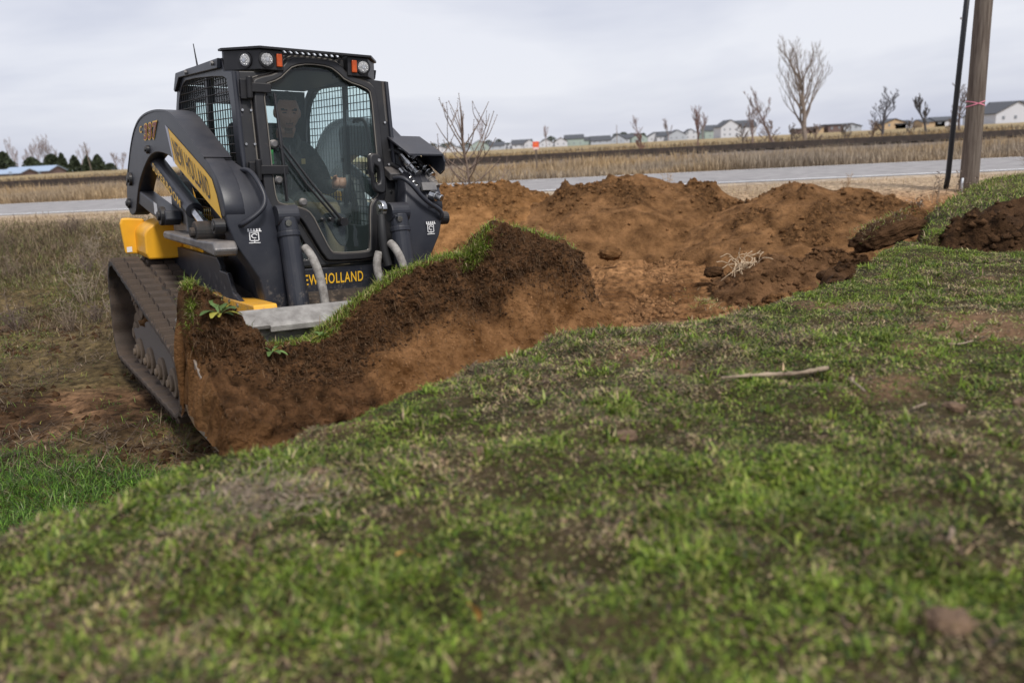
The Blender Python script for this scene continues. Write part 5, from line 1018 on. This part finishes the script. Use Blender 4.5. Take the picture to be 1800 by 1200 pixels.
# evergreens at the left
mev = blade_mat('evergreen_leaf', .15, .8)
def evergreen(loc, h, w, label, seed, shape=1.0, group=None, n=1700):
    r = np.random.default_rng(seed); t = empty('evergreen_tree', loc); tag(t, label, 'tree', group); u = r.random(n) ** .7; rad = w * (np.clip(1 - u, 0, 1) ** (.75 * shape)) * np.clip(u / .12, .35, 1) * (.75 + .5 * vnoise(u * 5, r.integers(0, 4, n) * 1.0, seed=seed)); a = r.uniform(0, 6.28, n); k = r.random(n) ** .45
    P = np.c_[np.cos(a) * rad * k, np.sin(a) * rad * k, .08 * h + u * h * .92]; s = h * r.uniform(.03, .07, n); d = r.normal(size=(n, 3)); d /= np.linalg.norm(d, axis=1)[:, None]; e = np.cross(d, r.normal(size=(n, 3))); e /= np.linalg.norm(e, axis=1)[:, None]
    V = np.stack([P - d * s[:, None], P + e * s[:, None] * .7, P + d * s[:, None], P - e * s[:, None] * .7], 1).reshape(-1, 3); cc = np.array((.045, .058, .030)) * r.uniform(.5, 1.5, (n, 1))
    np_mesh('crown', V, np.arange(n * 4).reshape(-1, 4), mev, t, attr={'col': np.repeat(cc, 4, 0)}); MB().tube([(0, 0, -.3), (0, 0, h * .5), (0, 0, h * .95)], [h * .03, h * .02, h * .005], 7).build('trunk', MATS['sapling_bark'], t)
for i, (px, h, w, sh, lb) in enumerate([(12, 9.5, 5.0, .7, 'widest dark evergreen rising over the left shed'), (60, 7.4, 4.0, .55, 'rounded evergreen behind the pale blue roof'), (75, 5.5, 3.2, .5, 'low dark evergreen beside the pale blue roof'), (95, 8.0, 3.8, .6, 'full dark evergreen in the middle of the row'), (113, 8.2, 2.4, .8, 'narrow evergreen against the full dark one'), (134, 7.4, 3.4, 1.0, 'cone-shaped dark evergreen in the row'), (157, 6.8, 2.8, .9, 'evergreen right behind the leaning telegraph pole'), (175, 7.2, 3.2, .8, 'evergreen at the road end of the row'), (195, 4.2, 3.0, .5, 'lowest evergreen bush ending the row'), (21, 3.0, 2.4, .5, 'small dark bush in front of the pale blue roof')]):
    Y_ = 285 - 20 * (i % 3) if i < 9 else 225; evergreen(((px - 882) / 1437 * Y_, Y_, -.2), h * Y_ / 285, w * Y_ / 285, lb, 300 + i, sh, 'evergreens beyond the field')
tp = MB().tube([(0, 0, -.5), (-.9, 0, 9.4)], [.2, .14], 8).build('telegraph_pole', MATS['pole_wood']); tp.location = ((162 - 882) / 1437 * 240, 240, .3); tag(tp, 'thin leaning telegraph pole among the dark evergreens', 'telegraph pole')
tp = MB().tube([(0, 0, -.5), (0, 0, 9)], [.2, .12], 8).build('antenna_mast', MATS['sapling_bark']); tp.location = ((1084 - 882) / 1437 * 400, 400, 1.2); tag(tp, 'thin mast standing up above the far roofs', 'mast')
for i in range(34):       # distant treeline clumps
    r_ = random.Random(400 + i); px = 745 + i * 16 + r_.uniform(-6, 6); Y_ = 575 + r_.uniform(-10, 30); evergreen(((px - 882) / 1437 * Y_, Y_, 1.3), r_.uniform(4, 7.5), r_.uniform(4, 7), 'far dark evergreen among the roofs on the skyline', 420 + i, .5, 'trees on the skyline', 650)

# ------------------------------------------------------------------ far houses
roofm = [material('roof_slate', (.075, .08, .092), .9), material('roof_brown', (.11, .095, .09), .9), material('roof_blue', (.30, .38, .50), .6)]
wallm = {'white': material('wall_white', (.58, .59, .63), .8), 'green': material('wall_green', (.33, .40, .37), .8), 'grey': material('wall_grey', (.42, .45, .50), .8), 'tan': material('wall_tan', (.50, .36, .22), .8), 'brick': material('wall_brick', (.16, .11, .10), .9)}  # wall colours dimmed, pale ones bluish, to paint in distance haze
wing = material('dark_pane', (.22, .24, .27), .3)
def house(px, w, d, hw, hr, wall, rf, label, Y_=400., gable=True, base=1.45, group=None):
    t = empty('house', ((px - 882) / 1437 * Y_, Y_, base)); tag(t, label, 'house', group); m = MB()
    if gable: m.prism([(-w / 2, -.5), (w / 2, -.5), (w / 2, hw), (0, hw + hr), (-w / 2, hw)], 'y', 0, d)
    else: m.prism([(0, -.5), (d, -.5), (d, hw), (d / 2, hw + hr), (0, hw)], 'x', -w / 2, w / 2)
    m.build('wall', wallm[wall], t); r = MB(); o = .4; th = .22
    if gable:
        for sg in (-1, 1): r.add([(0, -o, hw + hr + th), (0, d + o, hw + hr + th), (sg * (w / 2 + o), d + o, hw - o * hr / (w / 2) + th), (sg * (w / 2 + o), -o, hw - o * hr / (w / 2) + th), (0, -o, hw + hr + .03), (0, d + o, hw + hr + .03), (sg * (w / 2 + o), d + o, hw - o * hr / (w / 2) + .03), (sg * (w / 2 + o), -o, hw - o * hr / (w / 2) + .03)], [(0, 1, 2, 3), (7, 6, 5, 4), (0, 3, 7, 4), (1, 5, 6, 2), (3, 2, 6, 7)])
    else:
        for sg in (0, 1):
            e = -o if sg == 0 else d + o; ez = hw - o * hr / (d / 2); r.add([(-w / 2 - o, d / 2, hw + hr + th), (w / 2 + o, d / 2, hw + hr + th), (w / 2 + o, e, ez + th), (-w / 2 - o, e, ez + th), (-w / 2 - o, d / 2, hw + hr + .03), (w / 2 + o, d / 2, hw + hr + .03), (w / 2 + o, e, ez + .03), (-w / 2 - o, e, ez + .03)], [(0, 1, 2, 3), (7, 6, 5, 4), (0, 3, 7, 4), (1, 5, 6, 2), (3, 2, 6, 7)])
    r.build('roof', roofm[rf], t)
    rows = [1.0] if hw < 4.2 else [.9, 3.6]
    for z in rows:
        for x in ((-w * .26, w * .22) if w < 11 else (-w * .32, -.5, w * .30)):
            MB().box((x, -.04, z + .6), (.8, .08, 1.0)).build('window', wing, t)
H = [(773, 8, 2.6, 1.6, 'white', 0, 'white house farthest towards the cab on the skyline', 1), (797, 9, 2.4, 1.6, 'white', 0, 'low white house behind the sapling twigs', 1), (843, 12, 3.4, 3.2, 'green', 0, 'green gabled house just right of the sapling trunk', 1), (873, 10, 2.6, 2.2, 'grey', 0, 'grey house between the green gable and the white gables', 0), (887, 6, 2.4, 1.6, 'white', 0, 'small white gable right of the grey house', 1),
     (903, 8, 2.6, 2.6, 'white', 0, 'white gabled house left of the dark long roof', 1), (918, 13, 2.6, 2.8, 'white', 0, 'house with a long dark roof left of the orange sign', 0), (931, 7, 3.0, 2.4, 'white', 1, 'white gable directly left of the orange sign', 1), (960, 9, 2.8, 2.2, 'white', 0, 'white house directly right of the orange sign', 1), (986, 8, 3.0, 2.4, 'white', 1, 'white gable second right of the orange sign', 1),
     (1010, 12, 4.4, 2.4, 'green', 0, 'green two-storey house above the highest heap', 0), (1030, 10, 3.0, 2.0, 'green', 0, 'green house with a hipped look beside the two-storey green one', 0), (1056, 13, 2.4, 2.8, 'grey', 0, 'grey house with the widest dark roof left of the mast', 0), (1086, 9, 3.0, 2.6, 'grey', 0, 'pale grey gable just right of the mast', 1), (1103, 11, 2.8, 2.4, 'white', 0, 'dark roofed house second right of the mast', 0), (1124, 10, 3.0, 2.6, 'green', 0, 'green gable above the low red bush', 1),
     (1152, 10, 3.2, 2.6, 'white', 0, 'white gable right of the low red bush', 1), (1168, 10, 3.0, 2.8, 'white', 0, 'white house with a dark roof left of the reddish tree', 0), (1190, 12, 3.4, 3.0, 'grey', 0, 'grey blue gable left of the narrow reddish tree', 1), (1214, 8, 4.2, 2.4, 'white', 0, 'bright white house behind the narrow reddish tree', 1), (1245, 11, 3.2, 2.2, 'green', 0, 'green gable right of the narrow reddish tree', 1)]
for (px, w, hw, hr, wl, rf, lb, gb) in H: house(px, w, 9, hw, hr, wl, rf, lb, 520 + (px * 7) % 23, bool(gb))
house(1263, 17, 10, 4.6, 3.0, 'green', 0, 'long green house with a dark roof behind the big white house', 500, False, 1.6)
house(1284, 11, 16, 5.6, 3.6, 'white', 0, 'big white two-storey gable house on the skyline', 455, True, 1.7); house(1305, 15, 11, 5.2, 3.4, 'white', 0, 'long white two-storey wing joined to the big gable house', 460, False, 1.7)
house(1418, 7, 8, 1.6500000000000001, 0.30000000000000004, 'brick', 1, 'dark brick block behind the tall bare tree', 330, False); house(1434, 6, 8, 2.0999999999999996, 0.30000000000000004, 'tan', 1, 'tan flat-roofed block right of the tall bare tree', 330, False); house(1468, 6, 8, 2.7, 0.30000000000000004, 'brick', 0, 'dark brick tower block right of the tan block', 330, False); house(1496, 8, 9, 1.7999999999999998, 1.2000000000000002, 'grey', 0, 'grey roofed house left of the dark spreading tree', 330)
house(1572, 9, 9, 2.25, 1.6500000000000001, 'tan', 0, 'tan unfinished timber house behind the dark trees', 330); house(1588, 7, 9, 1.7999999999999998, 1.2000000000000002, 'white', 0, 'white house beside the unfinished timber house', 330, False); house(1640, 9, 9, 1.9500000000000002, 1.0499999999999998, 'tan', 0, 'tan house left of the black guy guard', 330, False); house(1662, 9, 9, 2.25, 1.35, 'white', 0, 'white house behind the black guy guard', 330, False)
house(1738, 9, 9, 2.6, 1.6, 'white', 0, 'low white shed right of the utility pole', 290, False); house(1786, 13, 14, 3.0, 3.2, 'white', 0, 'white gabled barn right of the utility pole', 250); house(1800, 16, 12, 3.2, 3.4, 'grey', 0, 'dark roofed barn behind the white gabled barn', 262, False)
house(6, 9, 8, 1.6, 1.0, 'brick', 2, 'pale blue metal roof shed at the foot of the widest evergreen', 215, False, .2); house(46, 13, 9, 1.9, 1.3, 'brick', 2, 'long shed with a pale blue metal roof among evergreens', 230, False, .2)

# ------------------------------------------------------------------ warning sign beyond the road
sg_ = empty('warning_sign', (1.16, 28, gz(1.16, 28))); tag(sg_, 'small orange and white warning sign on a thin post in dry grass', 'sign')
MB().box((0, 0, .42), (.06, .05, 1.0)).build('post', MATS['pole_wood'], sg_); pz = 1.50 - gz(1.16, 28)
MB().box((0, -.035, pz), (.21, .012, .27)).build('sign_panel', material('sign_orange', (.75, .12, .06), .5), sg_, bevel=.004)
MB().box((0, -.044, pz - .09), (.19, .004, .08)).build('sign_text_field', material('sign_pale', (.75, .55, .52), .5), sg_); MB().prism([(-.05, pz - .0), (.05, pz - .0), (.06, pz + .05), (0, pz + .095), (-.06, pz + .05)], 'y', -.047, -.043).build('sign_symbol', material('sign_mark', (.85, .18, .05), .5), sg_)
# ------------------------------------------------------------------ dry weeds near the pole
def dry_weed(name, loc, h, n, label, seed, leaves=0, spread=.5, col=(.20, .155, .11), cat='dry weed'):
    r = random.Random(seed); t = empty(name, loc); tag(t, label, cat); st = MB(); lf = MB(); m = MATS.get('wd%s' % (col,)) or material('wd%s' % (col,), col, .9, var=tuple(c * 1.6 for c in col), scale=30)
    for i in range(n):
        a = r.uniform(0, 6.28); s = spread * r.random(); d = Vector((math.cos(a) * s, math.sin(a) * s, 1)).normalized(); p = Vector((r.gauss(0, .02), r.gauss(0, .02), -.02)); L_ = h * r.uniform(.55, 1.0); pts = [p]
        for k in range(5): d = (d + Vector((r.gauss(0, .12), r.gauss(0, .12), 0))).normalized(); pts.append(pts[-1] + d * L_ / 5)
        st.tube(pts, [.004, .004, .0035, .003, .0025, .002], 4)
        for k in range(2, 6):
            for q in range(2 if leaves else 3):
                b = r.uniform(0, 6.28); v = Vector((math.cos(b), math.sin(b), r.uniform(-.6, .8))).normalized(); l = (.05 if leaves else .09 * h / .5) * r.uniform(.6, 1.2)
                if leaves:
                    sd_ = v.cross(Vector((0, 0, 1))).normalized() * l * .28; e = pts[k] + v * l; mid = pts[k] + v * l * .5 + Vector((0, 0, .012)); lf.add([pts[k], mid + sd_, e, mid - sd_], [(0, 1, 2, 3)])
                else: st.tube([pts[k], pts[k] + v * l * .6, pts[k] + v * l + Vector((0, 0, .02))], [.0025, .002, .0015], 3, cap=False)
    st.build('stems', m, t)
    if leaves: lf.build('dead_leaves', MATS.get('dead_leaf') or material('dead_leaf', (.20, .155, .115), .9, var=(.33, .27, .21), scale=20), t)
for i, (x, y, h, lb) in enumerate([(5.70, 10.6, .42, 'withered leafy stalk left of the guy guard'), (5.98, 10.5, .50, 'tallest withered leafy stalk at the foot of the guy guard'), (5.15, 10.0, .30, 'short withered leafy stalk before the guy guard'), (4.75, 9.7, .22, 'withered stalk at the end of the soil heap'), (6.28, 10.5, .30, 'withered stalk against the utility pole')]): dry_weed('withered_stalk', (x, y, max(gz(x, y), lawn_z(np.array([x]), np.array([y]))[0] if lawn_sd(np.array([x]), np.array([y]))[0] > 0 else 0)), h, 4, lb, 600 + i, 1, .25)
dry_weed('dry_bush', (7.3, 11.0, .72), .62, 40, 'round tangled dry bush right of the utility pole', 620, 0, .9, (.22, .17, .125), 'bush')
for i, (x, y, h) in enumerate([(2.55, 12.6, .45), (.55, 11.6, .22), (4.9, 11.6, .3), (1.2, 11.9, .3)]): dry_weed('dry_weed', (x, y, gz(x, y)), h, 5, ['thin dry weed standing before the road behind the highest heap', 'tiny dry weed between the orange and the highest heap', 'dry weed on the verge behind the broad heap', 'thin dry weed behind the crest of the highest heap'][i], 630 + i, 0, .35, (.30, .21, .13))
r_ = random.Random(9)
for i in range(44):
    x = r_.uniform(-10.5, -3.2); y = r_.uniform(7.4, 13.2); x = max(x, -.62 * y - .6); x = min(x, -.40 * y); 
    dry_weed('dead_weed', (x, y, float(ground_z(np.array(x), np.array(y)))), r_.uniform(.22, .46), 10, 'twiggy dead weed on the rough ground between loader and road', 700 + i, 0, .7, [(.115, .085, .068), (.16, .12, .085), (.20, .16, .115)][i % 3])
for o in COL.objects:
    if o.name.startswith('dead_weed') and o.type == 'EMPTY': o['group'] = 'dead weeds left of the loader'
# ------------------------------------------------------------------ sod roll, roots, torn clods
def lump(name, loc, r, mat, label, seed, rz=0, cat='soil clod', group=None, amp=.25, tilt=(0, 0)):
    V = []; nu, nv = (90, 60) if r[0] > .2 else (44, 30)
    th = np.linspace(0, np.pi, nv)[:, None]; ph = np.linspace(0, 2 * np.pi, nu, endpoint=False)[None]; D = np.stack([np.sin(th) * np.cos(ph), np.sin(th) * np.sin(ph), np.cos(th) + 0 * ph], -1).reshape(-1, 3)
    D2 = np.sign(D) * np.abs(D) ** .8; k = 1 + amp * 1.3 * fbm(D[:, 0] * 2 + seed, D[:, 1] * 2, D[:, 2] * 2, seed=seed, o=4) + amp * 1.5 * (np.abs(fbm(D[:, 0] * 5, D[:, 1] * 5 + seed, D[:, 2] * 5, seed=seed + 1, o=5)) - .2); P = D2 * k[:, None] * np.array(r)
    F = [(j * nu + i, (j + 1) * nu + i, (j + 1) * nu + (i + 1) % nu, j * nu + (i + 1) % nu) for j in range(nv - 1) for i in range(nu)]
    o = np_mesh(name, P, np.array(F), mat, smooth=True); o.location = loc; o.rotation_euler = (tilt[0], tilt[1], rz); tag(o, label, cat, group); return o
sod = lump('sod_slab', (3.22, 6.75, .575), (.31, .16, .10), mdark, 'dark rolled slab of turf lying at the corner of the lawn', 801, R(12), 'sod', amp=.16, tilt=(0, R(-16)))
n = 900; a = rng.uniform(0, 6.28, n); u = rng.uniform(-.9, .9, n); P = np.c_[u * .33, .10 * np.cos(a) * np.sqrt(1 - .5 * u * u), .115 * np.abs(np.sin(a)) + .02]; colr, ci = pick(np.tile([.6, .6, .4, .6, .7, .3, .5], (n, 1))); blades('sod_turf', P[:n // 2], rng.uniform(.02, .05, n // 2), rng.uniform(.003, .005, n // 2), rng.uniform(.2, 1.3, n // 2), rng.uniform(.2, 1, n // 2), colr[:n // 2], mblade, sod)['kind'] = 'stuff'
for i, (x, y, z, s, lb) in enumerate([(1.98, 7.6, .18, .07, 'dark clod lying under the pale roots'), (3.0, 6.35, .33, .07, 'dark lump of sod just below the rolled turf'), (2.66, 6.6, .26, .06, 'rounded dark clod on the slope by the rolled turf'), (1.12, 8.6, .27, .09, 'pale brown clod at the foot of the highest heap'), (.62, 8.9, .24, .06, 'small clod at the foot of the orange heap'), (1.2, 5.05, .04, .06, 'flat dark stone by the pale bare patch'), (2.9, 5.55, .52, .09, 'dark clod at the tip of the lawn')]): lump('soil_clod', (x, y, z), (s * 1.3, s, s * .7), mdark if i != 3 else mheap, lb, 820 + i, i)
rt_ = MB(); r_ = random.Random(4)
for i in range(46):
    p = Vector((r_.gauss(0, .05), r_.gauss(0, .05), 0)); d = Vector((r_.gauss(0, .5), r_.gauss(0, .5), 1.0)).normalized(); pts = [p]
    for k in range(8): d = (d + Vector((r_.gauss(0, .5), r_.gauss(0, .5), r_.gauss(-.18, .35)))).normalized(); pts.append(pts[-1] + d * .035)
    rt_.tube(smooth_line(pts, 1), .0034, 4)
o = rt_.build('root_tangle', material('pale_root', (.55, .42, .28), .8), smooth=True); o.location = (2.15, 7.15, .27); tag(o, 'tangle of pale straw roots on the dark soil heap', 'roots')
n = 1600; x = rng.normal(1.92, .16, n); y = rng.normal(7.0, .16, n); colr, ci = pick(np.tile([.6, .4, .2, 1.2, 1.5, .2, .6], (n, 1))); g = blades('flattened_turf', np.c_[x, y, ground_z(x, y) + .02], rng.uniform(.04, .11, n), rng.uniform(.003, .006, n), rng.uniform(.0, .9, n), rng.uniform(0, .8, n), colr, mblade); tag(g, 'yellowed flattened turf beside the tangle of pale roots', 'turf', kind='stuff')
# ------------------------------------------------------------------ litter on the lawn
def lz(x, y): return float(lawn_z(np.array([x]), np.array([y]))[0])
tw = material('dry_twig', (.16, .115, .078), .9, var=(.40, .31, .22), scale=18, bump=.8, bscale=60)
def twig_on(pts, r, label, cat='twig'):
    P = smooth_line([(x, y, lz(x, y) + .012 + r + random.uniform(-.008, .008)) for x, y in pts], 3); o = MB().tube(P, [r * random.uniform(.6, 1.2) * (.5 + .5 * i / len(P)) for i in range(len(P))], 7).build('fallen_twig', tw, smooth=True); tag(o, label, cat)
twig_on([(.62, 2.28), (.74, 2.29), (.86, 2.33), (.97, 2.36)], .0095, 'thick pale stick lying across the middle of the lawn')
twig_on([(1.43, 2.52), (1.49, 2.56), (1.58, 2.64)], .004, 'thin straight straw on the lawn right of the thick stick'); twig_on([(.96, 2.08), (.965, 2.14), (.975, 2.20), (.985, 2.22)], .006, 'crooked pale twig below the thick stick')
twig_on([(.74, 1.26), (.755, 1.275), (.77, 1.30)], .006, 'short curled whitish stick low on the lawn'); twig_on([(-.17, 3.05), (-.08, 3.03)], .004, 'pale straw sticking out over the cut edge'); twig_on([(1.02, 1.94), (1.08, 1.99)], .004, 'short straw beside the crooked twig')
lfm = [material('leaf_yellow', (.70, .42, .10), .7), material('leaf_orange', (.50, .24, .06), .7)]
for i, (x, y, lb) in enumerate([(-.205, 1.29, 'fallen pale yellow leaf in the grass'), (-.085, 1.13, 'fallen orange leaf standing in the grass')]):
    V = []; L_ = .022
    for k in range(9): t = k / 8; w = .010 * math.sin(math.pi * t) ** .7; V += [((t - .5) * 2 * L_, -w, .010 * math.sin(3 * t)), ((t - .5) * 2 * L_, w, .010 * math.sin(3 * t) + .004)]
    o = mesh_obj('fallen_leaf', V, [(2 * j, 2 * j + 2, 2 * j + 3, 2 * j + 1) for j in range(8)], lfm[i], smooth=True); o.location = (x, y, lz(x, y) + .035); o.rotation_euler = (R(-40), R(20 + 50 * i), R(20)); tag(o, lb, 'leaf')
lit = material('lawn_clod', (.10, .062, .038), .95, var=(.22, .14, .085), scale=30, bump=.8, bscale=70)
CL = [(-.50, 1.83, .022), (-.10, 1.86, .020), (.28, 1.93, .026), (1.72, 2.35, .045), (1.35, 2.0, .026), (1.15, 1.98, .022), (.63, 1.05, .028)]
for i, (x, y, s) in enumerate(CL): o = lump('turf_clod', (x, y, lz(x, y) + s * .12), (s * 1.2, s, s * .55), lit, ['crumbly brown clod near the cut edge by the dead thatch', 'brown clod in the lawn above the yellow leaf', 'brown clod in the lawn left of the thick stick', 'largest crumbly clod in the lawn beyond the thin straw', 'brown clod right of the crooked twig', 'small brown clod between the crooked twig and the short straw', 'brown clod below the curled whitish stick'][i], 860 + i, i, group='clods in the lawn')
# dead thatch patch at the left of the lawn
n = 900; x = rng.normal(-.60, .09, n); y = rng.normal(1.70, .08, n); sd = lawn_sd(x, y)
g = blades('dead_thatch', np.c_[x, y, lawn_z(x, y, sd) + .010], rng.uniform(.02, .06, n), rng.uniform(.0015, .0035, n), rng.uniform(-.1, .3, n), rng.uniform(-.2, .6, n), np.array((.33, .26, .19)) * rng.uniform(.4, 1.3, (n, 1)), mdry); tag(g, 'grey-brown mat of dead grass at the left of the lawn', 'dead grass', kind='stuff')
